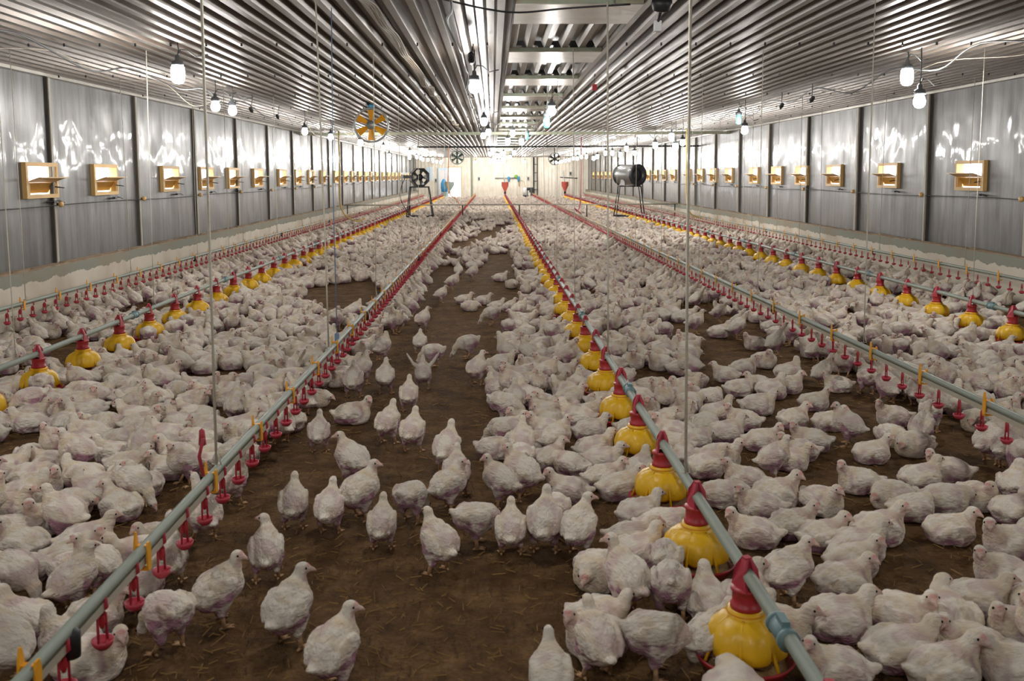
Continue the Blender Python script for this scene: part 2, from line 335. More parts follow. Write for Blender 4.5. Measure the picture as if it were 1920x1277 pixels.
# ---------------------------------------------------------------- yellow wall inlets
def make_inlet():
    root = empty('wall_inlet', (0, 0, 0), '', 'air inlet')   # built for the left wall: +x into the room, y along the wall
    W, A, Bz = VW, VZ0, VZ1
    fr = MB()
    for y0, y1, z0, z1 in ((-W-.035, -W+.012, A-.035, Bz+.035), (W-.012, W+.035, A-.035, Bz+.035), (-W+.012, W-.012, A-.035, A+.012), (-W+.012, W-.012, Bz-.012, Bz+.035)):
        fr.box(-.01, .055, y0, y1, z0, z1, 'ply')
    for y0, y1, z0, z1 in ((-W, -W+.01, A, Bz), (W-.01, W, A, Bz), (-W, W, A, A+.01), (-W, W, Bz-.01, Bz)): fr.box(-.06, -.01, y0, y1, z0, z1, 'flap')
    fr.build('frame', root)
    fl = MB(); prof = [(-.05, A+.12), (-.01, A+.135), (.03, A+.155), (.11, A+.185), (.17, A+.205), (.205, A+.207)]
    V = [(x, -W+.02, z) for x, z in prof]+[(x, W-.02, z) for x, z in prof]; n = len(prof)
    V += [(x, y, z+.012) for x, y, z in V]
    F = [(i, i+1, n+i+1, n+i) for i in range(n-1)]+[(2*n+i, 3*n+i, 3*n+i+1, 2*n+i+1) for i in range(n-1)]+[(n-1, 3*n-1, 4*n-1, 2*n-1), (0, n, 3*n, 2*n)]
    F += [(i, 2*n+i, 2*n+i+1, i+1) for i in range(n-1)]+[(n+i, n+i+1, 3*n+i+1, 3*n+i) for i in range(n-1)]
    fl.add(V, F, 'flap')
    f = fl.build('flap', root)
    pk = MB(); pr = [(.03, A+.15), (-.02, A+.08), (-.055, A+.025)]
    V = [(x, y, z) for y in (-W+.03, W-.03) for x, z in pr]
    pk.add(V, [(0, 1, 4, 3), (1, 2, 5, 4)], 'pocket'); pk.box(-.02, .05, -W+.012, -W+.05, A+.01, A+.14, 'pocket'); pk.box(-.02, .05, W-.05, W-.012, A+.01, A+.14, 'pocket'); pk.build('lower_pocket', root)
    lv = MB(); lv.tube([(.05, W-.06, A+.10), (.15, W-.02, A+.085)], .007, 'dark', 6); lv.tube([(.03, W-.25, A-.09), (.06, W+.02, A-.075), (.06, W+.16, A-.10)], .008, 'dark', 6)
    lv.box(.02, .06, W-.12, W-.04, A-.10, A-.07, 'dark'); lv.build('pull_lever', f)
    return root
inlet = make_inlet()
for side, X, ys_, rz in (('left', XL, VL, 0), ('right', XR, VR, math.pi)):
    for i, y in enumerate(ys_):
        o = inlet if (side == 'left' and i == 0) else copy_tree(inlet)
        o.location = (X, y, 0); o.rotation_euler = (0, 0, rz)
        if i < 19: lab = f'yellow wall inlet with open flap, {ordn(i+1)} from the camera on the {side} metal wall'
        else: lab = f'tiny far yellow inlet near the end of the {side} metal wall'
        tag(o, lab, 'air inlet', f'yellow inlets along the {side} wall' if i < 19 else f'far inlets of the {side} wall')
for side, X in (('left', XL+.05), ('right', XR-.05)):
    mb = MB(); pts = []
    y = 4.0
    while y < 64: pts.append((X+random.uniform(-.004, .004), y, 1.33+.012*math.sin(y*1.1)+random.uniform(-.006, .006))); y += 1.37
    mb.tube(pts, .006, 'darksteel', 5)
    tag(mb.build('control_wire'), f'thin dark control wire running under the inlets of the {side} wall', 'wire')
    for k in range(8):
        mb = MB(); y = 11.5+2.745*k+.06; mb.lathe([(0, -.02), (.035, -.02), (.035, .02), (0, .02)], 'ply', 10, TR(X+(.03 if side == 'left' else -.03), y, 1.34) @ RY(math.pi/2)); mb.box(min(X, X+(-.06 if side == 'left' else .06)), max(X, X+(-.06 if side == 'left' else .06)), y-.012, y+.012, 1.325, 1.355, 'darksteel')
        tag(mb.build('pulley'), f'small yellow pulley for the control wire, {ordn(k+1)} wall post from the camera, {side} wall', 'pulley', f'pulleys on the {side} wall')

# ---------------------------------------------------------------- feed lines and pan feeders
FEED = {'left': -3.48, 'centre': .84, 'right': 5.0}
FZ = .345
def feeder_parts(low=False):
    n = 12 if low else 32
    pan = MB(); pan.lathe([(0, .012), (.10, .012), (.135, .022), (.160, .062), (.168, .072), (.163, .078), (.150, .060), (.125, .034), (0, .03)], 'red', n)
    feed = MB(); feed.lathe([(.148, .050), (.10, .056), (0, .06)], 'feed', n)
    lob = lambda j, t: 1+(0, 0, 0, .02, .07, .13, .16, .17, .15, .08, 0)[j]*(abs(math.cos(3.5*t))**.6-.45)
    gr = MB(); gr.lathe([(.046, .232), (.060, .232), (.062, .212), (.078, .206), (.104, .192), (.122, .168), (.131, .130), (.130, .10), (.118, .086), (.095, .090), (.09, .12)], 'yellow', 12 if low else 42, None, lob)
    if not low:
        for k in range(7):
            a = 2*math.pi*(k+.5)/7
            gr.tube([(.064*math.cos(a), .064*math.sin(a), .209), (.097*math.cos(a), .097*math.sin(a), .190), (.116*math.cos(a), .116*math.sin(a), .150), (.150*math.cos(a), .150*math.sin(a), .070)], .006, 'yellow', 6)
        gr.lathe([(.0625, .226), (.066, .222), (.0625, .218)], 'amber', n)
    co = MB(); co.lathe([(.040, .232), (.052, .232), (.052, .246), (.046, .250), (.046, .292), (.052, .296), (.050, .304), (.03, .306)], 'red', n)
    cl = MB()
    for s in (-1, 1):
        V = [(s*.030, -.045, .300), (s*.030, .045, .300), (s*.026, .028, .372), (s*.010, .014, .405), (s*.010, -.014, .405), (s*.026, -.028, .372)]
        V2 = [(x-s*.008, y, z) for x, y, z in V]
        cl.add(V+V2, [tuple(range(6)), tuple(range(11, 5, -1))]+[(i, (i+1) % 6, 6+(i+1) % 6, 6+i) for i in range(6)], 'pinkred')
    cl.box(-.012, .012, -.013, .013, .368, .408, 'pinkred')
    return [('pan', pan), ('feed', feed), ('grill', gr), ('collar', co), ('clamp', cl)]
root0 = empty('pan_feeder', (0, 0, 0), '', 'feeder')
pr = {}
for nm, b in feeder_parts(): pr[nm] = b.build(nm, {'feed': pr.get('pan'), 'clamp': pr.get('collar')}.get(nm) or root0)
lowmb = MB()
for nm, b in feeder_parts(True):
    if nm == 'feed': continue
    o = len(lowmb.v); lowmb.v += b.v
    for f, mi, sm in zip(b.f, b.mi, b.sm): lowmb.f.append(tuple(i+o for i in f)); lowmb.mi.append(lowmb._m(b.mats[mi])); lowmb.sm.append(sm)
low_me = lowmb.mesh('pan_feeder_far')
first = True; FEEDERS = []          # (line, ordinal, x, y)
off = {'left': .25, 'centre': .0, 'right': .40}
for ln, X in FEED.items():
    y = 2.16+off[ln]; k = 0
    while y < 64:
        vis = abs(924+1707*X/y-960) < 1040
        if vis:
            k += 1
            if y < 21:
                o = root0 if first else copy_tree(root0); first = False
            else:
                o = link('pan_feeder', low_me)
            o.location = (X+random.uniform(-.006, .006), y, 0); o.rotation_euler = (0, 0, random.uniform(-.3, .3)); FEEDERS.append((ln, k, X, y))
            near = y < 32
            tag(o, f'yellow pan feeder with red collar, {ordn(k)} from the camera along the {ln} feed line' if near else f'small distant yellow and red pan feeder on the far stretch of the {ln} feed line', 'feeder',
                f'pan feeders of the {ln} feed line' if near else f'distant feeders of the {ln} feed line')
        y += .752
    fl = empty('feed_line', (X, 1.0, FZ), f'{ln} feed line, a long grey-green pipe carrying yellow pan feeders', 'feed pipe')
    mb = MB(); pts = [(.004*math.sin(1.7*q), q*1.5, .005*math.sin(q*1.3)) for q in range(-1, 43)]; mb.tube(pts, .0225, 'pipe', 14); mb.build('pipe', fl)
    cp = MB(); cp.tube([(0, -.055, 0), (0, .055, 0)], .030, 'joint', 14); cp.tube([(0, -.06, 0), (0, -.045, 0)], .034, 'joint', 14); cp.tube([(0, .045, 0), (0, .06, 0)], .034, 'joint', 14); cp.box(-.012, .012, -.03, .03, .024, .044, 'joint')
    cm = cp.mesh('coupling'); q = 1.53+off[ln]
    while q < 62: link('coupling', cm, fl, (0, q, 0)); q += 3.008

# ---------------------------------------------------------------- drinker lines
DRINK = {'far left': -4.78, 'left aisle': -1.21, 'right aisle': 2.74, 'far right': 6.33}
HOOKS = []
def cup_mesh(n=12):
    c = MB(); c.lathe([(0, -.152), (.018, -.152), (.030, -.138), (.034, -.122), (.030, -.124), (.016, -.142), (0, -.144)], 'pinkred', n)
    for s in (-1, 1): c.tube([(0, s*.004, -.030), (s*.004, s*.020, -.05), (s*.004, s*.022, -.132)], .0042, 'pinkred', 5)
    c.tube([(0, 0, .016), (.014, 0, .010), (.016, 0, -.02), (0, 0, -.034), (0, 0, -.072)], .007, 'pinkred', 6)
    c.lathe([(.009, -.045), (.011, -.07), (.005, -.088), (0, -.09)], 'red', 8)
    return c.mesh('nipple_cup')
def hook_mesh():
    c = MB()
    def plate(P, t): c.add([(x, y, z) for x, y, z in P]+[(x+t, y, z) for x, y, z in P], [tuple(range(len(P))), tuple(range(2*len(P)-1, len(P)-1, -1))]+[(i, (i+1) % len(P), len(P)+(i+1) % len(P), len(P)+i) for i in range(len(P))], 'amber')
    plate([(-.024, -.014, -.055), (-.024, .014, -.055), (-.024, .018, .01), (-.024, .012, .05), (-.024, .004, .075), (-.024, -.004, .075), (-.024, -.012, .05), (-.024, -.018, .01)], .006)
    plate([(.018, -.014, -.055), (.018, .014, -.055), (.018, .018, .01), (.018, .010, .04), (.018, -.010, .04), (.018, -.018, .01)], .006)
    c.box(-.024, .024, -.012, .012, -.058, -.050, 'amber'); c.box(-.022, .022, -.010, .010, .020, .030, 'amber'); return c.mesh('hook')
cupm, hookm = cup_mesh(), hook_mesh()
DZ = .405
hoff = {'far left': .1, 'left aisle': .0, 'right aisle': .33, 'far right': .5}
for ln, X in DRINK.items():
    dl = empty('drinker_line', (X, 1.0, DZ), f'{ln} drinker line, grey pipe over a pale water pipe with red cups', 'drinker pipe')
    mb = MB(); mb.tube([(.003*math.sin(1.9*q), q*1.5, .004*math.sin(q*1.1)) for q in range(-1, 43)], .0185, 'pipe', 12); mb.build('support_pipe', dl)
    mb = MB(); mb.box(-.012, .012, -1.5, 63, -.048, -.022, 'wpipe'); mb.build('water_pipe', dl)
    ystart = max(2.1, 1707*abs(X)/(1000 if X > 0 else 930))
    y = 2.2
    ys_ = []
    while y < 63.5: ys_.append(y); y += .25
    vis = [y for y in ys_ if y > ystart-.3]
    for y in vis[:100]: link('nipple_cup', cupm, dl, (0, y-1, -.018))
    far = MB(); 
    for y in vis[100:]:
        far.box(-.006, .006, y-1-.012, y-1+.012, -.17, -.03, 'pinkred'); far.box(-.028, .028, y-1-.028, y-1+.028, -.17, -.145, 'pinkred')
    tag(far.build('nipple_cup', dl), kind='stuff')
    y = 2.27+hoff[ln]; k = 0
    while y < 63:
        if y > ystart-.2:
            k += 1; h = link('hook', hookm, dl, (0, y-1, -.01)); HOOKS.append((ln, k, X, y))
        y += .765
    bp = MB(); bp.lathe([(0, -.04), (.024, -.04), (.026, .03), (.014, .045), (0, .045)], 'dark', 12); bm = bp.mesh('end_fitting'); y = 2.48+hoff[ln]
    while y < 40: 
        if y > ystart-.2: link('end_fitting', bm, dl, (.01, y-1, -.036))
        y += 6.0

# ---------------------------------------------------------------- suspension cords
tr0, trs = 3.88, 2.72
for ln, X, zb in [(k+' drinker', v, DZ+.03) for k, v in DRINK.items()]+[(k+' feed', v, FZ+.03) for k, v in FEED.items()]:
    n = 0
    for k in range(10):
        y = tr0+trs*k
        if abs(924+1707*X/y-960) > 1010: continue
        n += 1; thick = .0065 if (k < 2 and ln in ('centre feed', 'left aisle drinker')) else .004
        top = (X+random.uniform(-.03, .03), y+random.uniform(-.05, .05), ZC+.01)
        mb = MB(); mb.tube([(X, y, zb), (X+.3*(top[0]-X), y, zb+.8), top], thick, 'rope', 6); mb.tube([(X-.02, y, zb), (X+.02, y, zb-.004), (X, y, zb+.07)], .004, 'rope', 5)
        tag(mb.build('suspension_cord'), f'pale cord from ceiling to the {ln} line, {ordn(n)} one from the camera', 'cord', f'cords holding the {ln} line')
mb = MB(); mb.tube([(-1.20, 7.0, ZC), (-1.22, 7.0, 1.6), (-1.22, 7.02, .45)], .004, 'bluerope', 6); mb.box(-1.235, -1.205, 7.0, 7.03, .28, .46, 'bluerope')
tag(mb.build('blue_strap'), 'blue strap hanging from the ceiling to the left aisle drinker line', 'strap')
mb = MB(); mb.tube([(-1.21, 3.70, .44), (-1.23, 3.72, .52), (-1.205, 3.70, .60)], .008, 'pinkred', 6); mb.lathe([(0, 0), (.016, .01), (.012, .07), (0, .08)], 'pinkred', 10, TR(-1.215, 3.72, .56))
tag(mb.build('cord_toggle'), 'small red toggle tied above the left aisle drinker line', 'toggle')

# ---------------------------------------------------------------- lamps
def lamp_proto(kind):
    r = empty('hanging_lamp', (0, 0, 0), '', 'lamp')           # origin at the middle of the bulb
    so = MB(); so.lathe([(0, .185), (.012, .185), (.022, .17), (.024, .135), (.050, .125), (.056, .095), (.054, .075), (0, .075)], 'socket', 18); so.build('socket', r)
    b = MB()
    if kind == 'tall': b.lathe([(.052, .076), (.060, .065), (.063, .03), (.062, -.03), (.055, -.062), (.036, -.083), (0, -.09)], 'bulb', 18)
    elif kind == 'round': b.lathe([(.030, .080), (.045, .055), (.058, .015), (.056, -.02), (.038, -.048), (.016, -.058), (0, -.060)], 'bulb', 18)
    else:
        b.lathe([(.045, .076), (.048, .06), (.048, -.07), (.03, -.09), (0, -.092)], 'teal', 14)
    b.build('bulb' if kind != 'off' else 'glass_jar', r)
    return r
protos = {k: lamp_proto(k) for k in ('tall', 'round', 'off')}; used = set()
LEFT = [(-3.0, 8.9, 2.65, 'tall'), (-3.7, 12.4, 2.60, 'round'), (-3.7, 13.2, 2.60, 'round'), (-3.7, 18.2, 2.54, 'round'), (-3.7, 21.1, 2.55, 'round'), (-3.7, 25.8, 2.60, 'tall'), (-3.7, 31.2, 2.62, 'tall'), (-3.7, 32.9, 2.37, 'round'), (-3.4, 37.7, 2.62, 'tall'), (-3.7, 40.9, 2.48, 'tall'), (-3.7, 48.7, 2.52, 'tall'), (-3.5, 53.5, 2.60, 'tall'), (-3.7, 56.9, 2.56, 'tall'), (-3.4, 61, 2.6, 'tall')]
RIGHT = [(4.3, 9.5, 2.67, 'tall'), (4.3, 9.2, 2.39, 'round'), (4.3, 15.6, 2.41, 'round'), (4.3, 22.0, 2.57, 'tall'), (4.3, 21.5, 2.32, 'tall'), (4.3, 20.7, 2.38, 'round'), (4.3, 24.2, 2.44, 'tall'), (4.3, 16.0, 2.63, 'off'), (4.3, 29.4, 2.5, 'tall'), (4.3, 27.7, 2.31, 'round'), (4.3, 30.8, 2.34, 'tall'), (4.3, 32.9, 2.45, 'tall'), (4.3, 34.9, 2.49, 'tall'), (4.3, 37.6, 2.41, 'tall'), (4.3, 39.0, 2.37, 'tall'), (4.3, 48.8, 2.54, 'tall'), (4.3, 44.4, 2.54, 'tall'), (4.3, 54.2, 2.51, 'tall')]
CENTRE = [(-.19, 9.8, 2.60, 'round'), (.85, 13.2, 2.58, 'round'), (.80, 13.6, 2.45, 'off'), (-.15, 16.2, 2.60, 'round'), (-.22, 21.9, 2.60, 'round'), (-.09, 20.1, 2.60, 'round'), (.45, 20.6, 2.60, 'round'), (.42, 25.3, 2.60, 'tall'), (.81, 25.7, 2.60, 'tall'), (.79, 21, 2.56, 'off'), (-.13, 40, 2.60, 'tall'), (.47, 39.6, 2.60, 'tall'), (.89, 38, 2.60, 'tall'), (.09, 49, 2.60, 'tall'), (.29, 44, 2.60, 'tall'), (.58, 52, 2.60, 'tall'), (.88, 47, 2.60, 'tall'), (-.18, 58, 2.49, 'tall'), (.5, 61, 2.6, 'tall')]
LEFT += [(-3.7, 4.3, 2.6, 'tall'), (-3.6, .4, 2.6, 'tall')]; RIGHT += [(4.3, 4.6, 2.6, 'tall'), (4.2, .3, 2.6, 'tall')]; CENTRE += [(-.2, 4.4, 2.62, 'tall'), (-.2, .2, 2.62, 'tall')]   # unseen lamps added over the camera, continuing the rows, to light the foreground
LEFT += [(-3.6, y, 2.55, 'tall') for y in (43.5, 46, 51, 59, 63.5)]; RIGHT += [(4.3, y, 2.5, 'tall') for y in (42, 46.5, 51.5, 57, 59.5, 62, 64)]; CENTRE += [(x, y, 2.58, 'tall') for x, y in ((.2, 42), (.7, 54), (-.1, 55.5), (.3, 59.5), (.1, 63), (.8, 63.5), (2.2, 62.5), (-1.2, 63.5))]
for row, L_ in (('left', LEFT), ('right', RIGHT), ('ridge', CENTRE)):
    lit = sorted([l for l in L_ if l[3] != 'off'], key=lambda l: l[1])
    for l in L_:
        x, y, z, k = l
        o = protos[k] if k not in used else copy_tree(protos[k]); used.add(k)
        for c in list(o.children):
            if c.name.startswith('cord'): bpy.data.objects.remove(c)
        o.location = (x, y, z)
        cd_ = MB(); h = ZC-z; cd_.tube([(0, 0, .175), (.012, .01, .5*(h+.18)), (0, 0, h+.066)], .006, 'cable', 6)
        if y < 30: cd_.tube([(0, 0, .18), (.03, .01, .235), (.09, .02, .23), (.16, .04, .17), (.26, .1, min(.20, h-.02))], .006, 'cable', 6)
        cd_.build('cord', o)
        if k == 'off': lab = {16.0: 'unlit lamp in a teal glass jar hanging by the right wall', 13.6: 'unlit teal lamp jar hanging under the second ridge lamp', 21: 'unlit teal lamp jar hanging among far ridge lamps'}[y]
        elif y < 41.9: lab = f'lit white {"tall" if k == "tall" else "round"} bulb on a cord, {ordn(lit.index(l)+1)} nearest lamp of the {row} row'
        else: lab = f'distant lit bulb in the far part of the {row} lamp row'
        tag(o, lab, 'lamp', f'unlit lamps' if k == 'off' else f'lamps of the {row} row' if y < 41.9 else f'distant lamps of the {row} row')

# ---------------------------------------------------------------- cables under the ceiling
def wire(name, pts, r, m, label, cat='cable', n=6):
    P = [Vector(p) for p in pts]; out = []
    for i in range(len(P)-1):             # Catmull-Rom
        p0, p1, p2, p3 = P[max(i-1, 0)], P[i], P[i+1], P[min(i+2, len(P)-1)]
        for s in range(6):
            t = s/6; out.append(.5*((2*p1)+(p2-p0)*t+(2*p0-5*p1+4*p2-p3)*t*t+(3*p1-p0-3*p2+p3)*t**3))
    out.append(P[-1]); mb = MB(); mb.tube(out, r, m, n); return tag(mb.build(name), label, cat)
def swag(x, y0, y1, step, z, sag, jx=.05):
    pts = []; y = y0; k = 0
    while y < y1: pts.append((x+random.uniform(-jx, jx), y, z-(sag if k % 2 else 0)*random.uniform(.5, 1.3))); y += step*random.uniform(.8, 1.2); k += 1
    return pts
def plug(x, y, z, label, s=1.):
    mb = MB(); mb.lathe([(0, -.07*s), (.025*s, -.07*s), (.032*s, -.02*s), (.026*s, .05*s), (.012*s, .08*s), (0, .08*s)], 'dark', 12, TR(x, y, z) @ RX(1.2)); mb.tube([(x, y, z), (x+.02, y+.05, ZC+.01)], .006, 'cable', 5)
    tag(mb.build('lamp_socket'), label, 'empty socket')
wire('power_cable', swag(-3.95, 5.6, 30, 1.1, ZC-.06, .14), .009, 'cable', 'grey power cable sagging under the ceiling along the left lamp row')
wire('power_cable', swag(-4.15, 6.0, 28, 1.5, ZC-.07, .17), .005, 'wcable', 'thin pale wire drooping beside the cable of the left lamp row')
wire('power_cable', swag(4.55, 6.0, 30, 1.15, ZC-.06, .14), .009, 'cable', 'grey power cable sagging under the ceiling along the right lamp row')
wire('power_cable', swag(4.75, 6.5, 26, 1.6, ZC-.07, .14), .005, 'wcable', 'thin pale wire drooping beside the cable of the right lamp row')
wire('power_cable', swag(-.30, 5.5, 30, .9, ZC-.05, .08, .05), .011, 'dark', 'black power cable looping along the ridge lamps')
wire('power_cable', [(-.35, 6.6, ZC-.01), (-.05, 6.7, ZC-.06), (.2, 6.8, ZC-.07), (.55, 6.8, ZC-.04), (1.0, 6.7, ZC-.03)], .007, 'dark', 'black cable crossing the ridge strip near the camera')
BUN = swag(-.90, 5.4, 24, .8, ZC-.035, .045, .03)
for k in range(4):
    wire('cable_bundle', [(px+.020*k, py, pz) for px, py, pz in BUN], .008, 'wcable', f'dusty pale cable of the tied bundle left of the ridge lamps, strand {["outer left", "inner left", "inner right", "outer right"][k]}')
plug(-3.85, 7.2, 2.72, 'black empty lamp socket on the left cable before the nearest lamp', 1.2); plug(-3.8, 14.6, 2.72, 'black empty lamp socket on the left cable past the third lamp'); plug(-3.85, 16.6, 2.74, 'black cable junction hanging before the fourth left lamp')
plug(5.1, 8.0, 2.74, 'black connector on the right cable nearest to the camera', 1.2); plug(4.5, 12.9, 2.72, 'black empty lamp socket on the right cable, nearest pair member'); plug(4.45, 14.1, 2.72, 'black empty lamp socket on the right cable beside the teal jar lamp'); plug(-.2, 8.9, 2.80, 'black empty socket on the ridge cable before the first ridge lamp', 1.2)
mb = MB(); mb.lathe([(0, .03), (.07, .03), (.075, 0), (.06, -.05), (.03, -.06), (0, -.06)], 'dark', 18, TR(1.20, 6.55, 2.88) @ RX(.3)); mb.tube([(1.20, 6.55, 2.85), (1.19, 6.65, 2.76)], .012, 'dark'); mb.box(1.165, 1.215, 6.63, 6.68, 2.70, 2.775, 'white')
tag(mb.build('ceiling_sensor'), 'dark ceiling sensor with a small white box beside the ridge strip', 'sensor')
mb = MB(); mb.tube([(1.32, 11.9, ZC), (1.32, 11.9, 2.84)], .004, 'cable', 5); mb.box(1.29, 1.35, 11.89, 11.91, 2.76, 2.84, 'red'); tag(mb.build('hanging_tag'), 'small red tag hanging right of the ridge strip', 'tag')
mb = MB(); mb.tube([(5.0, 7.7, ZC), (5.02, 7.75, 2.80)], .004, 'cable', 5); mb.lathe([(0, 0), (.03, .01), (.026, .06), (0, .07)], 'red', 10, TR(5.02, 7.75, 2.73)); tag(mb.build('hanging_tag'), 'small red fitting hanging above the right lamp row', 'tag')
wire('gas_hose', [(-4.2, 25.2, 2.9), (-4.2, 25.2, 1.9), (-4.22, 25.25, 1.0), (-4.1, 25.3, .6), (-3.8, 25.4, .42), (-3.6, 25.6, .5)], .022, 'hose', 'yellow hose hanging from the ceiling near the left wall', 'hose')
wire('gas_hose', [(-1.95, 41, 2.9), (-1.98, 41, 2.0), (-1.95, 40, 1.0), (-1.5, 38.5, .62), (-1.35, 37, .45), (-1.3, 36, .4)], .026, 'orange', 'orange hose curving down to the left aisle drinker line', 'hose')
wire('gas_hose', [(5.2, 24.5, 2.9), (5.2, 24.5, 1.8), (5.22, 24.5, 1.0), (5.35, 24.6, .62), (5.7, 24.8, .48)], .020, 'hose', 'yellow hose hanging from the ceiling near the right wall', 'hose')
wire('gas_hose', [(2.9, 30, 2.9), (2.9, 30, 1.6), (2.88, 30, .8), (2.75, 29.6, .5), (2.6, 29, .62), (2.75, 28.4, .46)], .018, 'pinkred', 'red hose hanging down to the right aisle drinker line', 'hose')

# ---------------------------------------------------------------- fans, drum fans on stands, hoppers, barrier
def round_fan(x, y, z, R, nb, ring, blade, label, motor=None):
    r = empty('circulation_fan', (x, y, z), label, 'fan')
    b = MB(); N_ = 40; b.tube([(R*math.cos(2*math.pi*k/N_), 0, R*math.sin(2*math.pi*k/N_)) for k in range(N_+1)], R*.055, ring, 8, caps=False)
    b.tube([(R*math.cos(2*math.pi*k/N_), .10, R*math.sin(2*math.pi*k/N_)) for k in range(N_+1)], R*.04, ring, 6, caps=False)
    for k in range(8): a = 2*math.pi*k/8; b.tube([(R*math.cos(a), 0, R*math.sin(a)), (R*math.cos(a), .1, R*math.sin(a))], .006, ring, 5)
    b.build('ring', r)
    h = MB(); h.lathe([(0, -.05), (R*.22, -.05), (R*.26, -.02), (R*.26, .06), (0, .08)], ring, 18, RX(math.pi/2)); hb = h.build('hub', r)
    for k in range(nb):
        a = 2*math.pi*k/nb+.5; T = RY(-a)
        m = MB(); m.add([(R*.22, -.02, -.028*R/.3), (R*.22, .03, .028*R/.3), (R*.90, .035, .075*R/.3), (R*.92, -.025, -.055*R/.3), (R*.22, -.012, -.028*R/.3), (R*.22, .038, .028*R/.3), (R*.90, .043, .075*R/.3), (R*.92, -.017, -.055*R/.3)],
                        [(0, 1, 2, 3), (7, 6, 5, 4), (0, 4, 5, 1), (1, 5, 6, 2), (2, 6, 7, 3), (3, 7, 4, 0)], blade, False, T); m.build('blade', hb)
    top = ZC-z
    m = MB(); m.box(-.02, .02, .03, .07, R*.98, top, ring); m.tube([(0, .1, R*.98), (.0, .1, top)], .012, ring, 6); m.build('hanger', r)
    if motor: m = MB(); m.lathe([(0, -.09), (.055, -.09), (.062, -.06), (.062, .06), (.05, .09), (0, .09)], motor, 14, TR(0, .05, R+.06)); m.build('motor', r)
    return r
round_fan(-2.17, 16.5, 2.58, .30, 6, 'fanring', 'amber', 'grey ring fan with yellow blades and a blue motor hanging from the ceiling', 'blue')
round_fan(-1.55, 40, 2.45, .29, 6, 'olive', 'olive', 'dark green wheel-like ring fan hanging in front of the bright doorway')
round_fan(2.84, 42, 2.40, .27, 6, 'darksteel', 'darksteel', 'dark grey wheel-like ring fan hanging before the right end wall')

def drum_stand(x, y, h, hw, label):
    r = empty('drum_stand', (x, y, 0), label, 'stand')
    t = MB(); 
    for a, b in (((-hw, -.25), (hw, -.25)), ((-hw, .25), (hw, .25)), ((-hw, -.25), (-hw, .25)), ((hw, -.25), (hw, .25))): t.tube([(*a, h), (*b, h)], .022, 'darksteel', 6)
    t.build('top_frame', r)
    for sx in (-1, 1):
        for sy in (-1, 1):
            m = MB(); m.tube([(sx*hw, sy*.25, h), (sx*(hw+.16), sy*.33, 0)], .020, 'darksteel', 6); m.build('leg', r)
    m = MB(); m.tube([(-hw-.13, -.31, .17), (hw+.13, -.31, .17)], .024, 'darksteel', 6); m.tube([(-hw-.13, .31, .17), (hw+.13, .31, .17)], .02, 'darksteel', 6); m.build('cross_bar', r)
drum_stand(5.0, 33.4, 1.25, .38, 'tall black four-legged stand carrying the steel drum fan on the right')
drum_stand(-2.72, 34.0, 1.25, .34, 'tall black four-legged stand carrying the octagonal drum fan on the left')
r = empty('drum_fan', (5.0, 33.4, 1.29), 'cylindrical steel drum fan with a black round mouth on a tall stand', 'fan')
T0 = TR(0, 0, .37) @ RZ(.55) @ RX(math.pi/2)
m = MB(); m.lathe([(.355, -.5), (.37, -.48), (.37, .42), (.36, .5)], 'drum', 28, T0); m.lathe([(.371, -.5), (.385, -.5), (.385, -.44), (.371, -.44)], 'darksteel', 28, T0); m.build('drum_shell', r)
m = MB(); m.lathe([(.21, .40), (.25, .50), (.37, .53), (.392, .50), (.392, .42), (.36, .42)], 'darksteel', 28, T0); m.build('mouth_ring', r)
m = MB(); m.lathe([(0, .43), (.23, .43), (.24, .40)], 'dark', 24, T0); m.build('fan_guard', r)
m = MB(); m.box(-.34, -.20, -.2, .2, 0, .2, 'drum'); m.box(.06, .24, -.2, .2, 0, .12, 'darksteel'); m.build('foot_bracket', r)
r = empty('drum_fan', (-2.72, 34.0, 1.27), 'octagonal shiny drum fan with open blades on a tall stand', 'fan')
m = MB(); T0 = TR(0, 0, .34) @ RZ(.25) @ RX(math.pi/2) @ RZ(math.pi/8); m.lathe([(.33, -.22), (.35, -.2), (.35, .2), (.33, .22)], 'drum', 8, T0, None, False); m.lathe([(.30, -.22), (.36, -.235), (.36, -.2)], 'darksteel', 8, T0, None, False); m.lathe([(.30, .22), (.36, .235), (.36, .2)], 'darksteel', 8, T0, None, False); m.build('drum_shell', r)
m = MB(); m.lathe([(0, -.1), (.10, -.1), (.12, .1), (0, .12)], 'darksteel', 16, T0); m.build('hub', r)
for k in range(5):
    m = MB(); a = 2*math.pi*k/5; m.add([(.10, -.04, -.05), (.10, .04, .05), (.31, .10, .06), (.31, -.08, -.06)], [(0, 1, 2, 3), (3, 2, 1, 0)], 'drum', False, TR(0, 0, .34) @ RZ(.25) @ RX(math.pi/2) @ RZ(a)); m.build('blade', r)
m = MB(); m.box(-.60, -.30, -.1, .1, .30, .42, 'darksteel'); m.box(-.66, -.42, -.06, .06, .45, .52, 'white'); m.build('motor_box', r)
wire('power_cable', [(-3.25, 33.9, 1.6), (-3.4, 33.9, 1.2), (-3.42, 33.9, .8), (-3.15, 33.9, .3), (-3.0, 33.9, .1)], .016, 'dark', 'black cable drooping beside the left drum fan stand')

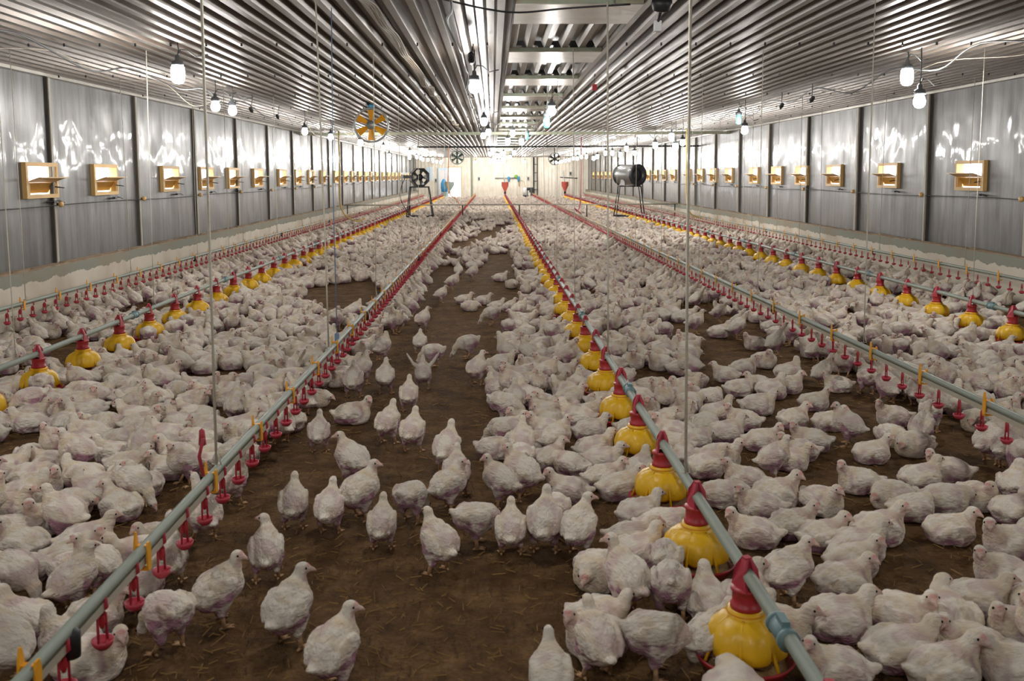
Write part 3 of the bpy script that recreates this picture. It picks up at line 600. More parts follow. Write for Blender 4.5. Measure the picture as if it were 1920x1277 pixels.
def hopper(x, y, z0, m_, label, r_=.24):
    r = empty('feed_hopper', (x, y, z0), label, 'hopper')
    b = MB(); b.lathe([(.06, 0), (.07, .10), (r_*.86, .40), (r_, .46), (r_, .72), (r_+.02, .73), (r_-.02, .73), (r_-.02, .46), (.05, .08)], m_, 20); b.build('bowl', r)
    b = MB(); b.lathe([(.075, -.10), (.075, .02), (.09, .06)], 'darksteel', 12); b.build('outlet', r)
    b = MB(); b.tube([(0, 0, .5), (-.05, .1, .9), (-.10, .25, 1.5)], .035, 'fanring', 8); b.build('drop_tube', r)
hopper(.84, 63.3, .46, 'hopper', 'salmon red feed hopper at the end of the centre feed line')
hopper(5.0, 63.3, .46, 'hopper', 'salmon red feed hopper at the end of the right feed line')
hopper(-3.0, 63.3, .5, 'hopperg', 'grey-green feed hopper beside the bright doorway', .32)
m = MB(); m.tube([(XL+.1, 33, .62), (XR-.1, 33, .60)], .022, 'post', 8); br = empty('pipe_barrier', (0, 33, 0), 'low dark pipe barrier crossing the whole house before the drum fans', 'barrier'); rl = m.build('rail', br); rl.location = (0, -33, 0)
for x in (XL+.25, -3.0, -1.1, .95, 3.4, XR-.25):
    m = MB(); m.tube([(x, 0, 0), (x, 0, .61)], .022, 'darksteel', 6); m.build('leg', br)

# ---------------------------------------------------------------- fittings on the end wall
yw = YE-.06
r = empty('water_manifold', (.9, yw, 1.45), 'horizontal water pipe with blue valves on the cream end wall', 'pipework')
m = MB(); m.tube([(-.75, 0, 0), (.75, 0, 0)], .05, 'fanring', 8); m.tube([(.75, 0, 0), (.95, 0, -.15), (1.0, 0, -.6)], .03, 'hose', 8); m.build('pipe', r)
for x in (.25, .95): m = MB(); m.lathe([(0, -.28), (.05, -.26), (.09, -.05), (.11, .02), (.08, .10), (0, .12)], 'blue', 12, TR(x, -.08, 0)); m.build('valve', r)
m = MB(); m.lathe([(0, -.02), (.13, -.02), (.13, .03), (0, .03)], 'greencap', 16, TR(.78, -.1, .12) @ RX(math.pi/2)); m.build('gauge', r)
m = MB(); m.lathe([(0, 0), (.17, 0), (.19, .42), (.15, .5), (.06, .54), (0, .54)], 'white', 18, TR(2.3, 64.2, .26)); m.tube([(2.3, 64.2, .78), (2.2, 65.0, 1.2), (2.0, yw, 1.3)], .02, 'hose'); m.box(2.1, 2.5, 64, 64.4, 0, .26, 'darksteel'); tag(m.build('canister'), 'white canister standing before the end wall at the right drinker', 'canister')
m = MB(); m.box(2.55, 2.85, 63.6, 64.1, .45, .80, 'dark'); m.box(2.62, 2.78, 63.75, 63.95, 0, .45, 'darksteel'); m.lathe([(0, -.2), (.1, -.2), (.1, .2), (0, .2)], 'dark', 12, TR(2.55, 63.8, .7) @ RY(1.57)); tag(m.build('pressure_regulator'), 'black regulator box at the far end of the right aisle drinker line', 'regulator')
m = MB(); m.box(-.08, .08, -.05, .06, -.15, .15, 'fanring'); m.box(-.05, .05, -.06, -.05, -.08, .10, 'dark'); sw = m.mesh('switch_box')
for x, z, lab in ((-1.0, 1.4, 'grey switch box on the end wall right of the bright doorway'), (2.55, 1.4, 'grey switch box on the end wall above the white canister'), (5.6, 1.75, 'grey switch box on the end wall at far right'), (-4.1, 1.3, 'grey switch box on the end wall beside the pale blue panel')):
    tag(link('switch_box', sw, None, (x, yw, z)), lab, 'switch box')
m = MB(); m.tube([(4.85, yw, 1.5), (6.1, yw, 1.42)], .03, 'darksteel', 6); tag(m.build('wall_bar'), 'dark bar fixed across the end wall above the right hopper', 'bar')
m = MB(); m.box(-4.75, -4.38, yw-.01, yw+.05, 1.35, 2.25, 'bluish'); m.box(-4.79, -4.34, yw+.0, yw+.055, 1.31, 2.29, 'white'); struct(m.build('window_1'))
m = MB(); m.lathe([(0, 0), (.20, .02), (.24, .3), (.22, .62), (.12, .85), (.05, .92), (0, .93)], 'blue', 12, TR(-3.42, 64.0, .5), lambda j, t: 1+.12*math.sin(3*t+j)); m.box(-3.62, -3.22, 63.8, 64.2, 0, .5, 'hopperg'); tag(m.build('feed_sack'), 'bright blue sack on a box by the doorway', 'sack')

# ---------------------------------------------------------------- chickens: implicit body -> one continuous mesh
def rot_yp(yaw, pitch):
    cy, sy, cp, sp = math.cos(yaw), math.sin(yaw), math.cos(pitch), math.sin(pitch)
    return np.array([[cy*cp, -sy, -cy*sp], [sy*cp, cy, -sy*sp], [sp, 0, cp]])     # columns: forward, left, up

def sd_ell(P, c, r, yaw=0., pitch=0.):
    q = (P - np.array(c)) @ rot_yp(yaw, pitch)
    r = np.array(r)
    k0 = np.linalg.norm(q/r, axis=-1); k1 = np.linalg.norm(q/(r*r), axis=-1) + 1e-9
    return k0*(k0-1.0)/k1

def sd_cap(P, a, b, ra, rb):
    a = np.array(a); b = np.array(b); ab = b-a
    t = np.clip(((P-a) @ ab)/(ab @ ab), 0, 1)
    return np.linalg.norm(P - a - t[..., None]*ab, axis=-1) - (ra + (rb-ra)*t)

def smin(a, b, k):
    h = np.clip(0.5 + 0.5*(b-a)/k, 0, 1)
    return b + (a-b)*h - k*h*(1-h)

def vnoise(P, f, seed=0):
    """cheap smooth value noise on points, range -1..1"""
    q = P*f + seed*17.31; i = np.floor(q).astype(np.int64); u = q-i; u = u*u*(3-2*u)
    def hsh(ix, iy, iz):
        n = (ix*374761393 + iy*668265263 + iz*2147483647 + seed*144665) & 0xffffffff
        n = ((n ^ (n >> 13))*1274126177) & 0xffffffff
        return ((n ^ (n >> 16)) & 0xffff)/32767.5 - 1.0
    o = 0
    for dx in (0, 1):
        for dy in (0, 1):
            for dz in (0, 1):
                w = (u[:, 0] if dx else 1-u[:, 0])*(u[:, 1] if dy else 1-u[:, 1])*(u[:, 2] if dz else 1-u[:, 2])
                o = o + w*hsh(i[:, 0]+dx, i[:, 1]+dy, i[:, 2]+dz)
    return o

def surface_nets(fn, lo, hi, h):
    lo = np.array(lo); n = np.ceil((np.array(hi)-lo)/h).astype(int)+1
    g = np.stack(np.meshgrid(*[lo[i]+h*np.arange(n[i]) for i in range(3)], indexing='ij'), -1)
    S = fn(g); ins = S < 0
    m = np.array(S.shape)-1
    cnt = np.zeros(m, int); acc = np.zeros(tuple(m)+(3,)); ne = np.zeros(m)
    for d in np.ndindex(2, 2, 2):
        cnt += ins[d[0]:d[0]+m[0], d[1]:d[1]+m[1], d[2]:d[2]+m[2]]
    mask = (cnt > 0) & (cnt < 8)
    for ax in range(3):
        oth = [a for a in range(3) if a != ax]
        for e in np.ndindex(2, 2):
            o0 = [0, 0, 0]; o0[oth[0]] = e[0]; o0[oth[1]] = e[1]; o1 = list(o0); o1[ax] = 1
            A = S[tuple(slice(o0[i], o0[i]+m[i]) for i in range(3))]; Bq = S[tuple(slice(o1[i], o1[i]+m[i]) for i in range(3))]
            cr = (A < 0) != (Bq < 0)
            t = np.where(cr, A/(A-Bq+1e-12), 0)
            for i in range(3):
                acc[..., i] += np.where(cr, (t if i == ax else o0[i]), 0)
            ne += cr
    idx = -np.ones(m, int); idx[mask] = np.arange(mask.sum())
    cell = np.argwhere(mask)
    V = lo + h*(cell + acc[mask]/ne[mask][:, None])
    F = []
    for ax in range(3):
        b, c = [(1, 2), (2, 0), (0, 1)][ax]
        s0 = [slice(1, -1)]*3; s1 = [slice(1, -1)]*3; s0[ax] = slice(0, -1); s1[ax] = slice(1, None)
        A = ins[tuple(s0)]; Bq = ins[tuple(s1)]
        for flip in (False, True):
            w = np.argwhere((A & ~Bq) if not flip else (~A & Bq))
            if len(w) == 0: continue
            w = w+1; w[:, ax] -= 1
            def at(db, dc):
                q = w.copy(); q[:, b] += db; q[:, c] += dc
                return idx[q[:, 0], q[:, 1], q[:, 2]]
            f = np.stack([at(-1, -1), at(0, -1), at(0, 0), at(-1, 0)], 1)
            F.append(f[:, ::-1] if flip else f)
    return V, np.concatenate(F)

def tube_np(pts, rad, n=6):
    pts = np.array(pts, float); V = []; F = []
    for i, p in enumerate(pts):
        d = pts[min(i+1, len(pts)-1)]-pts[max(i-1, 0)]; d = d/np.linalg.norm(d)
        s = np.cross(d, [0, 1, 0]) if abs(d[1]) < .9 else np.cross(d, [1, 0, 0])
        s = s/np.linalg.norm(s); t = np.cross(d, s)
        for k in range(n):
            a = 2*math.pi*k/n; V.append(p + rad[i]*(math.cos(a)*s+math.sin(a)*t))
    for i in range(len(pts)-1):
        for k in range(n):
            F.append([i*n+k, i*n+(k+1) % n, (i+1)*n+(k+1) % n, (i+1)*n+k])
    V.append(pts[0]); V.append(pts[-1]); a0 = len(V)-2
    for k in range(n):
        F.append([a0, (k+1) % n, k, k]); F.append([a0+1, (len(pts)-1)*n+k, (len(pts)-1)*n+(k+1) % n, (len(pts)-1)*n+(k+1) % n])
    return np.array(V), np.array(F)

def ball_np(c, r, n=8, m=6):
    V = []; F = []
    for i in range(m+1):
        th = math.pi*i/m
        for k in range(n):
            V.append([c[0]+r[0]*math.sin(th)*math.cos(2*math.pi*k/n), c[1]+r[1]*math.sin(th)*math.sin(2*math.pi*k/n), c[2]+r[2]*math.cos(th)])
    for i in range(m):
        for k in range(n):
            F.append([i*n+k, (i+1)*n+k, (i+1)*n+(k+1) % n, i*n+(k+1) % n])
    return np.array(V), np.array(F)

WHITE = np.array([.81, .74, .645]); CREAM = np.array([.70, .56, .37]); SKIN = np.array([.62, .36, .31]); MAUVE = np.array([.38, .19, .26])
BEAK = np.array([.68, .47, .40]); LEG = np.array([.58, .36, .20]); COMB = np.array([.55, .13, .11]); EYE = np.array([.01, .008, .008])

def chicken_np(pose, h=.006, seed=0):
    """vertices, quads and colours of one bird: forward +x, feet at z = 0"""
    stand = pose[0] == 'T'; turn = {'L': 1.15, 'R': -1.15}.get(pose[1], 0.)
    if stand:
        bp = {'U': .62, 'P': -.12}.get(pose[1], .46); cz = .190
    else:
        bp = .08; cz = .070
    Rb = rot_yp(0, bp)
    def B(x, y, z): return Rb @ np.array([x, y, z]) + np.array([0, 0, cz])
    wid = .92 if stand else 1.06
    # head and neck path
    if pose in ('TA', 'TL', 'TR', 'TF'): nk = [B(.070, 0, .030), (.088, 0, .275), (.098, .006*turn, .318)]; hp = .0
    elif pose == 'TU': nk = [B(.075, 0, .025), (.092, 0, .30), (.122, 0, .355)]; hp = .45
    elif pose == 'TP': nk = [B(.08, 0, .02), (.155, 0, .130), (.175, .0, .070)]; hp = -.75
    elif pose == 'SS': nk = [B(.07, 0, .03), (.110, .02, .122), (.132, .035, .102)]; hp = -.35; turn = .5
    else: nk = [B(.075, 0, .035), (.108, 0, .145), (.118, .006*turn, .180)]; hp = -.08
    nk = [np.array(p) for p in nk]
    Rh = rot_yp(turn, hp); hc = nk[2] + Rh @ np.array([.012, 0, .006])
    th = .0 if stand else 1.
    wsp = pose == 'TF'
    def fn(P):
        P = P.copy(); P[..., 1] = P[..., 1]/wid
        d = sd_ell(P, B(0, 0, 0), (.116, .092, .088), 0, bp)
        d = smin(d, sd_ell(P, B(.050, 0, -.012), (.078, .082, .082), 0, bp), .03)
        d = smin(d, sd_ell(P, B(-.062, 0, -.004), (.070, .080, .072), 0, bp), .03)
        d = smin(d, sd_ell(P, B(-.122, 0, .020), (.052, .036, .020), 0, bp-.62), .024)
        Pm = P.copy(); Pm[..., 1] = np.abs(Pm[..., 1])
        if wsp:
            q = Pm-np.array([-.03, .135, .315]); q = np.stack([q[..., 0], .55*q[..., 1]+.835*q[..., 2], -.835*q[..., 1]+.55*q[..., 2]], -1)
            w = sd_ell(q, (0, 0, 0), (.066, .115, .014), .25, 0)
            w = smin(w, sd_cap(Pm, (.02, .06, .21), (.0, .10, .28), .026, .018), .02)
            d = smin(d, w, .02)
        else:
            w = sd_ell(Pm, B(-.012, .084, .016), (.088, .022, .050), .05, bp-.10)
            w = smin(w, sd_ell(Pm, B(-.074, .074, .010), (.050, .016, .024), .22, bp-.12), .010)
            d = smin(d, w, .007)
        if stand:
            d = smin(d, sd_cap(Pm, (-.004, .056, .145), (-.014, .058, .080), .052, .025), .022)
        else:
            d = smin(d, sd_ell(Pm, (.028, .066, .042), (.060, .034, .042), -.2, .15), .014)
        n = sd_cap(P, nk[0], nk[1], .052, .034)
        n = smin(n, sd_cap(P, nk[1], nk[2], .034, .027), .012)
        d = smin(d, n, .030)
        hd = sd_ell(P, hc, (.034, .026, .027), turn, hp)
        hd = smin(hd, sd_cap(P, hc + Rh @ np.array([.018, 0, -.002]), hc + Rh @ np.array([.036, 0, -.006]), .017, .0115), .008)
        d = smin(d, hd, .012)
        if not stand: d = -smin(-d, P[..., 2]-.001, .012)
        return d
    V, F = surface_nets(fn, (-.235, -.32 if wsp else -.125, -.004), (.235, .32 if wsp else .125, .42 if stand else .26), h)
    # relax once
    nb = np.zeros_like(V); ct = np.zeros(len(V))
    for a, b in ((0, 1), (1, 2), (2, 3), (3, 0)):
        np.add.at(nb, F[:, a], V[F[:, b]]); np.add.at(ct, F[:, a], 1); np.add.at(nb, F[:, b], V[F[:, a]]); np.add.at(ct, F[:, b], 1)
    V = .5*V + .5*nb/ct[:, None]
    # ruffled feathers
    nr = np.zeros_like(V); fn_ = np.cross(V[F[:, 2]]-V[F[:, 0]], V[F[:, 3]]-V[F[:, 1]])
    for a in range(4): np.add.at(nr, F[:, a], fn_)
    nr /= np.linalg.norm(nr, axis=1)[:, None]+1e-9
    dh = np.linalg.norm(V-hc, axis=1)
    body = np.clip((dh-.05)/.06, 0, 1)
    amp = np.where(V[:, 2] < .012, 0, 1)*body
    V = V + nr*((.0046*vnoise(V, 34, seed)+.0030*vnoise(V*np.array([.6, 1, 1]), 105, seed+1))*amp)[:, None]
    # colours
    C = np.tile(WHITE, (len(V), 1))
    n1 = vnoise(V, 28, seed+2); n2 = vnoise(V, 60, seed+3)
    C *= (1+.05*n2)[:, None]
    L = (V-np.array([0, 0, cz])) @ Rb
    def mix(m, col):
        nonlocal C
        m = np.clip(m, 0, 1)[:, None]; C = C*(1-m)+col*m
    ring = np.exp(-((dh-.085)/.028)**2)
    mix(.60*ring, CREAM)
    mix(.48*np.clip(n1*1.8-.1, 0, 1), CREAM)
    mix(.42*np.clip(vnoise(V, 16, seed+5)*2.8-.35, 0, 1)*np.clip((dh-.06)/.03, 0, 1), np.array([.52, .33, .36]))
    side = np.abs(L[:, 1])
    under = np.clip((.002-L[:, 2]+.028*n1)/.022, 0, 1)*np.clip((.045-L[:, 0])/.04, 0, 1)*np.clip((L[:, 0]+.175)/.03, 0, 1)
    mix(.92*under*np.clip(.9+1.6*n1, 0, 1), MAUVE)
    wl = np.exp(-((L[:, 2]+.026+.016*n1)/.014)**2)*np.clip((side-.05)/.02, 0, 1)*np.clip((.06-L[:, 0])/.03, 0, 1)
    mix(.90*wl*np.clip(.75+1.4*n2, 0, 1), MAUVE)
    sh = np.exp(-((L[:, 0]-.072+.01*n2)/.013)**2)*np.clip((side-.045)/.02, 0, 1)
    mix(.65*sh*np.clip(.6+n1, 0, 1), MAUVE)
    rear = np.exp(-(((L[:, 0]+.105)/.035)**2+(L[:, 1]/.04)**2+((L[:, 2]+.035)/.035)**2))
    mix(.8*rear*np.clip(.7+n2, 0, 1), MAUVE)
    q = (V-hc) @ Rh
    face = np.clip((q[:, 0]-.004-.35*q[:, 2])/.014, 0, 1)*(dh < .06)
    mix(.62*face, np.array([.66, .42, .38]))
    brow = np.clip((q[:, 0]-.010)/.012, 0, 1)*np.clip((q[:, 2]-.006)/.010, 0, 1)*(dh < .05)
    mix(.45*brow, COMB*1.2)
    parts = [(V, F, C)]
    def add(VF, col): parts.append((VF[0], VF[1], np.tile(col, (len(VF[0]), 1))))
    lo = h > .011
    def Hd(x, y, z): return hc + Rh @ np.array([x, y, z])
    add(tube_np([Hd(.034, 0, -.004), Hd(.047, 0, -.008), Hd(.057, 0, -.015)], [.0112, .0080, .0018], 5 if lo else 8), BEAK)
    if h < .02:
        for s in (-1, 1): add(ball_np(Hd(.014, s*.0232, .006), (.0056, .0040, .0056), 7, 5), EYE)
    if stand:
        sg = 5 if lo else 7
        for s in (-1, 1):
            st = {'A': .0, 'R': .018, 'L': -.018, 'U': .012, 'P': .02, 'F': .01}[pose[1]]*s
            hk = np.array([-.016, s*.058, .092]); ft = np.array([.010+st, s*.062, .010])
            add(tube_np([hk+np.array([0, 0, .012]), hk, .5*hk+.5*ft, ft], [.018, .0140, .0105, .0120], sg), LEG)
            if h < .02:
                for a, l in ((0, .052), (.55, .046), (-.55, .046), (math.pi+s*.2, .024)):
                    e = ft + np.array([l*math.cos(a), l*math.sin(a), -.0055])
                    add(tube_np([ft+np.array([0, 0, -.002]), .5*ft+.5*e+np.array([0, 0, .001]), e], [.0085, .0072, .0040], 5), LEG)
    o = 0; Vs = []; Fs = []; Cs = []
    for v, f, c in parts:
        Vs.append(v); Fs.append(f+o); Cs.append(c); o += len(v)
    return np.concatenate(Vs), np.concatenate(Fs), np.concatenate(Cs)

def mesh_np(name, V, F, C=None, smooth=True):
    me = bpy.data.meshes.new(name)
    tri = F[:, 2] == F[:, 3]
    lens = np.where(tri, 3, 4)
    flat = F[np.arange(4)[None, :] < lens[:, None]]
    me.vertices.add(len(V)); me.vertices.foreach_set('co', np.asarray(V, np.float32).ravel())
    me.loops.add(len(flat)); me.loops.foreach_set('vertex_index', flat.astype(np.int32))
    me.polygons.add(len(F)); st = np.concatenate([[0], np.cumsum(lens)[:-1]]).astype(np.int32)
    me.polygons.foreach_set('loop_start', st)
    me.polygons.foreach_set('use_smooth', np.full(len(F), smooth))
    me.update(calc_edges=True)
    if C is not None:
        at = me.color_attributes.new('tint', 'FLOAT_COLOR', 'POINT')
        at.data.foreach_set('color', np.concatenate([C, np.ones((len(C), 1))], 1).astype(np.float32).ravel())
    return me

# ---------------------------------------------------------------- loose straw on the litter near the camera
rs = np.random.RandomState(3)
def straw():
    V = []; F = []
    for i in range(5200):
        y = 2.3+9.5*rs.rand()**1.7; x = rs.uniform(-1.0, 1.0)*y*.62; a = rs.uniform(0, math.pi); l = rs.uniform(.006, .030)*(1.5 if rs.rand() < .15 else 1); w = rs.uniform(.0008, .0022); b = rs.uniform(-.3, .3)
        dx, dy = math.cos(a)*l, math.sin(a)*l; nx, ny = -math.sin(a)*w, math.cos(a)*w; z = rs.uniform(.001, .006); o = len(V)
        V += [(x-dx-nx, y-dy-ny, z), (x-dx+nx, y-dy+ny, z), (x+dx+nx, y+dy+ny, z+b*.012+.003), (x+dx-nx, y+dy-ny, z+b*.012+.003), (x-dx, y-dy, z+.004), (x+dx, y+dy, z+b*.012+.007)]
        V[o:o+6] = [(p[0], p[1], max(p[2], .0008)) for p in V[o:o+6]]
        F += [(o, o+3, o+5, o+4), (o+1, o+4, o+5, o+2)]
    return V, F
mb = MB(); V, F = straw(); mb.add(V, F, 'straw'); tag(mb.build('straw'), 'loose yellow straw scattered over the brown litter', 'straw', kind='stuff')

# ---------------------------------------------------------------- the birds
BIRDS = '''-0.74 3.13 TR 68;-0.53 2.85 TR 62;-1.04 3.30 TR 45;-0.95 3.66 TL 100;-1.21 3.66 TU 105;-1.16 3.11 TP 150;-1.37 2.95 SR 8;-1.36 3.43 TL 100;-1.25 4.12 TU 130;-0.96 4.22 TA 95;-0.78 4.17 TA 85;-1.23 4.57 TA 70;-1.64 3.43 TA 60;-1.89 3.48 TP 330;-2.09 3.94 SL 160;-1.83 3.85 SR 20;-1.12 5.44 TA 95;-0.78 4.85 TL 140;-0.66 4.34 TR 50;-0.51 3.97 TA 90;-0.41 4.30 TP 62;-0.27 4.42 TR 30;-0.20 4.62 TA 90;0.03 4.50 TL 150;-0.24 3.72 TA 128;-0.09 4.00 TP 20;0.02 3.94 TA 88;0.18 3.93 TA 80;0.29 4.13 TP 88;0.37 3.88 TR 62;0.15 4.88 TP 95;0.38 4.56 SL 158;0.59 4.76 SR 10;0.17 4.55 TL 150;0.80 4.89 SA 60;0.77 4.48 SR 15;0.72 4.25 SA 20;0.75 4.10 SS 0;0.64 4.01 SA 350;0.50 3.34 TL 118;0.62 3.30 TP 82;0.62 3.75 SA 30;0.34 2.90 TA 108;0.17 2.69 TA 92;0.53 2.90 TP 10;-0.27 5.04 TA 75;1.18 4.92 SA 20;1.34 4.70 SL 150;1.53 4.84 TA 5;1.15 4.47 SS 340;1.42 4.44 SR 10;1.58 4.37 SA 290;1.93 4.64 SL 172;2.00 4.40 SS 192;2.27 4.67 SA 20;2.49 4.80 SL 158;2.22 4.36 SS 338;2.03 4.26 SS 10;2.41 4.40 SR 280;2.51 4.21 SA 20;2.73 4.57 SR 60;2.08 3.98 SR 5;1.31 4.37 SL 165;1.38 4.05 SR 8;1.47 3.92 SR 12;1.75 3.98 SR 15;1.58 3.84 SA 10;1.19 3.98 SL 160;1.15 3.42 TR 20;1.53 3.72 SR 5;1.39 3.47 SR 10;2.07 3.53 SL 175;2.27 3.81 SL 178;1.84 3.30 SA 350;1.68 3.17 SR 88;1.25 3.15 SA 5;1.49 3.17 SR 328;0.77 3.34 SA 85;0.83 3.64 TP 75;0.86 3.43 SR 60;1.08 3.35 SA 150;0.67 2.92 TR 32;0.81 2.84 SS 75;1.13 2.83 SL 166;1.38 2.93 SA 5;1.64 2.98 SL 170;1.83 3.05 SL 190;1.46 2.80 SR 12;1.69 2.84 SA 170;1.11 3.14 SA 330;2.63 8.24 TU 20;2.77 7.97 TU 15;2.60 7.05 TU 20;2.40 7.26 SL 30;2.66 6.86 SA 170;2.78 6.82 TP 80;2.80 6.49 TU 100;2.98 6.60 TU 60;3.06 6.39 TU 40;2.84 5.75 TP 60;2.19 5.46 TL 140;1.64 5.83 SL 168;2.67 5.90 SL 170;2.46 5.47 SS 272;2.20 5.81 SR 10;2.51 5.26 SS 200;2.74 5.33 TU 40;2.83 5.10 TU 22;2.20 5.13 SR 15;2.00 5.86 SR 20;2.28 6.32 SR 12;2.35 7.76 SR 282;2.09 7.47 SR 10;2.51 8.56 SL 170;2.12 9.46 TA 2;2.32 9.23 SA 15;1.57 6.49 SS 20;2.05 6.91 SA 200;2.26 6.83 SR 10;2.09 6.68 SA 30;3.85 6.61 SR 10;1.92 5.36 SL 170;1.79 5.19 SL 168;1.88 7.22 SA 160;1.86 6.76 SS 10;1.52 6.05 SA 30;1.85 6.23 SA 350;1.45 5.55 SA 15;1.63 5.38 SR 350;1.68 5.02 SA 340;2.89 4.80 TP 60;2.91 4.98 TA 30;1.89 4.35 SA 200;-0.77 9.76 TR 55;-0.57 14.74 TA 90;-0.34 14.50 TR 20;-0.82 19.23 SA 10;0.00 20.55 TA 100;-0.55 20.01 SR 10;-0.21 17.53 SA 30;0.10 14.32 SA 350;0.27 13.43 SS 270;0.52 12.98 SR 5;-0.70 11.95 TR 30;-0.60 13.23 TA 0;-0.39 11.83 SA 350;-0.30 11.22 SS 320;-0.18 11.77 SA 350;-0.02 10.15 TP 200;0.18 10.64 TA 350;0.03 11.24 SA 20;-1.18 11.04 TP 300;-1.03 11.16 TA 350;-1.25 10.43 TA 250;-1.24 9.18 TA 130;-1.06 9.64 TA 350;-1.02 8.20 TL 60;-1.31 8.89 TU 160;-0.70 8.51 TA 90;-0.53 7.88 TP 160;-0.24 8.29 TP 200;-0.14 7.21 TR 60;-0.56 7.06 TF 95;-0.84 6.92 TA 90;-0.61 6.38 TA 90;-0.67 5.61 TA 70;-0.50 5.43 TA 80;-0.97 6.10 SR 8;-1.09 6.81 TA 90;-1.07 7.27 TR 70;-1.21 6.29 TU 150;-1.24 5.65 TU 140;-1.34 6.89 TA 140;-1.28 7.68 TU 150;0.15 9.24 TP 80;0.29 10.47 TA 10;0.34 9.35 SA 100;0.29 7.92 TL 120;0.64 9.46 SA 350;0.57 8.23 SR 20;0.19 7.24 SL 168;0.39 7.23 SA 160;0.55 7.30 SA 10;0.64 6.96 SA 75;0.15 6.20 TA 95;0.31 6.11 SL 150;0.51 6.00 SA 160;0.09 5.71 SR 8;0.33 5.67 SL 168;0.36 5.25 TR 18;0.16 5.19 TA 85;0.61 5.66 SA 10;0.55 6.50 SR 20;0.77 6.57 SA 340;0.25 6.53 SA 120;0.38 8.68 SL 170;0.62 5.06 SA 350;-1.66 7.45 TF 80;0.48 5.26 SA 20;0.65 6.08 SR 30;1.00 5.14 SA 70;1.20 5.93 SA 20;1.41 6.49 SR 350;1.26 5.45 SS 15;1.26 5.04 SA 330'''
HERO = {0: 'white chicken standing with pale pink face turned right, beside an even nearer one',
        1: 'large white chicken nearest on the bare aisle, pink face turned right, feet below the picture',
        5: 'hunched white chicken scratching with head hidden, beside the nearest stretch of the left aisle pipe',
        24: 'plump white chicken standing alone in front of the huddle, tail to the right, legs close together',
        42: 'white chicken walking away with neck up, nearest one left of the centre feeders',
        43: 'white chicken cut off by the bottom edge, only back and raised head showing'}
hand = []
for l in BIRDS.split(';'):
    x, y, p, h = l.split(); hand.append((float(x), float(y), p, math.radians(float(h))))
def inside(x, y, poly):
    c = False; j = len(poly)-1
    for i in range(len(poly)):
        (xi, yi), (xj, yj) = poly[i], poly[j]
        if (yi > y) != (yj > y) and x < (xj-xi)*(y-yi)/(yj-yi)+xi: c = not c
        j = i
    return c
AISLE = [(-2.12, 34.63), (.81, 34.3), (.42, 20.23), (.43, 12.3), (.2, 9.75), (.02, 7.62), (-.01, 5.08), (.6, 4.88), (.3, 2.84), (-1.46, 2.89), (-1.49, 4.13), (-1.32, 6.02), (-1.24, 7.28), (-1.21, 12.39), (-1.06, 18.99)]
PATCH = [(-2.99, 13.36), (-1.94, 14.67), (-1.39, 12.4), (-1.53, 10.97), (-2.03, 10.59)]
RIGHTF = [(2.33, 10.78), (2.97, 10.75), (2.88, 8.7), (3.0, 6.42), (3.21, 5.27), (1.75, 2.79), (.35, 2.83), (.6, 4.88), (1.27, 5.23), (1.69, 7.55)]
rb = random.Random(11)
G = {}
def spots(x, y, h, p):                 # a bird takes up two circles on the floor, breast and rump
    a = .038 if p[0] == 'T' else .055
    return ((x+a*math.cos(h), y+a*math.sin(h)), (x-a*math.cos(h), y-a*math.sin(h)))
def clash(x, y, h, p, d):
    for sx, sy in spots(x, y, h, p):
        gx, gy = int(sx//.3), int(sy//.3)
        for a in range(gx-1, gx+2):
            for b in range(gy-1, gy+2):
                for (px, py) in G.get((a, b), ()):
                    if (px-sx)**2+(py-sy)**2 < d*d: return True
    return False
def put(x, y, h, p):
    for q in spots(x, y, h, p): G.setdefault((int(q[0]//.3), int(q[1]//.3)), []).append(q)
LINES = list(FEED.values())+list(DRINK.values())
def under_pipe(x, p): return p[0] == 'T' and p != 'TP' and any(abs(x-X) < .13 for X in LINES)
birds = []
kept = []
for i, (x, y, p, h) in enumerate(hand):
    for f in FEEDERS:
        d = math.hypot(x-f[2], y-f[3])
        if d < .255: x, y = f[2]+(x-f[2])/(d+1e-6)*.255, f[3]+(y-f[3])/(d+1e-6)*.255
    if under_pipe(x, p):
        X = min(LINES, key=lambda q: abs(q-x)); x = X+(.14 if x > X else -.14)
    for k in range(14):              # settle beside the neighbours
        bad = None
        for sx, sy in spots(x, y, h, p):
            for q in (q for v in [G.get((a, b), ()) for a in range(int(sx//.3)-1, int(sx//.3)+2) for b in range(int(sy//.3)-1, int(sy//.3)+2)] for q in v):
                d = math.hypot(q[0]-sx, q[1]-sy)
                if d < .135: bad = (sx-q[0], sy-q[1], d)
        if bad is None: break
        x += bad[0]/(bad[2]+1e-6)*.022; y += bad[1]/(bad[2]+1e-6)*.022
    else:
        if i not in HERO and clash(x, y, h, p, .115): continue
    put(x, y, h, p); kept.append(i); birds.append([x, y, p, h, i])
fgrid = {}
for f in FEEDERS: fgrid.setdefault(int(f[3]), []).append(f)
def at_feeder(x, y, d):
    for k in (int(y)-1, int(y), int(y)+1):
        for f in fgrid.get(k, ()):
            if (f[2]-x)**2+(f[3]-y)**2 < d*d: return f
    return None
# birds round the pans
for f in FEEDERS:
    if f[3] > 40: continue
    for k in range(rb.choice((3, 4, 4, 5))):
        a = rb.uniform(0, 2*math.pi); d = rb.uniform(.245, .285); x, y = f[2]+d*math.cos(a), f[3]+d*math.sin(a)
        if y < 6 and f[0] == 'centre': continue
        p = rb.choice(('TP', 'SA', 'SS', 'SA', 'TP')); h = a+math.pi+rb.uniform(-.3, .3)
        if clash(x, y, h, p, .120): continue
        put(x, y, h, p); birds.append([x, y, p, h, -1])
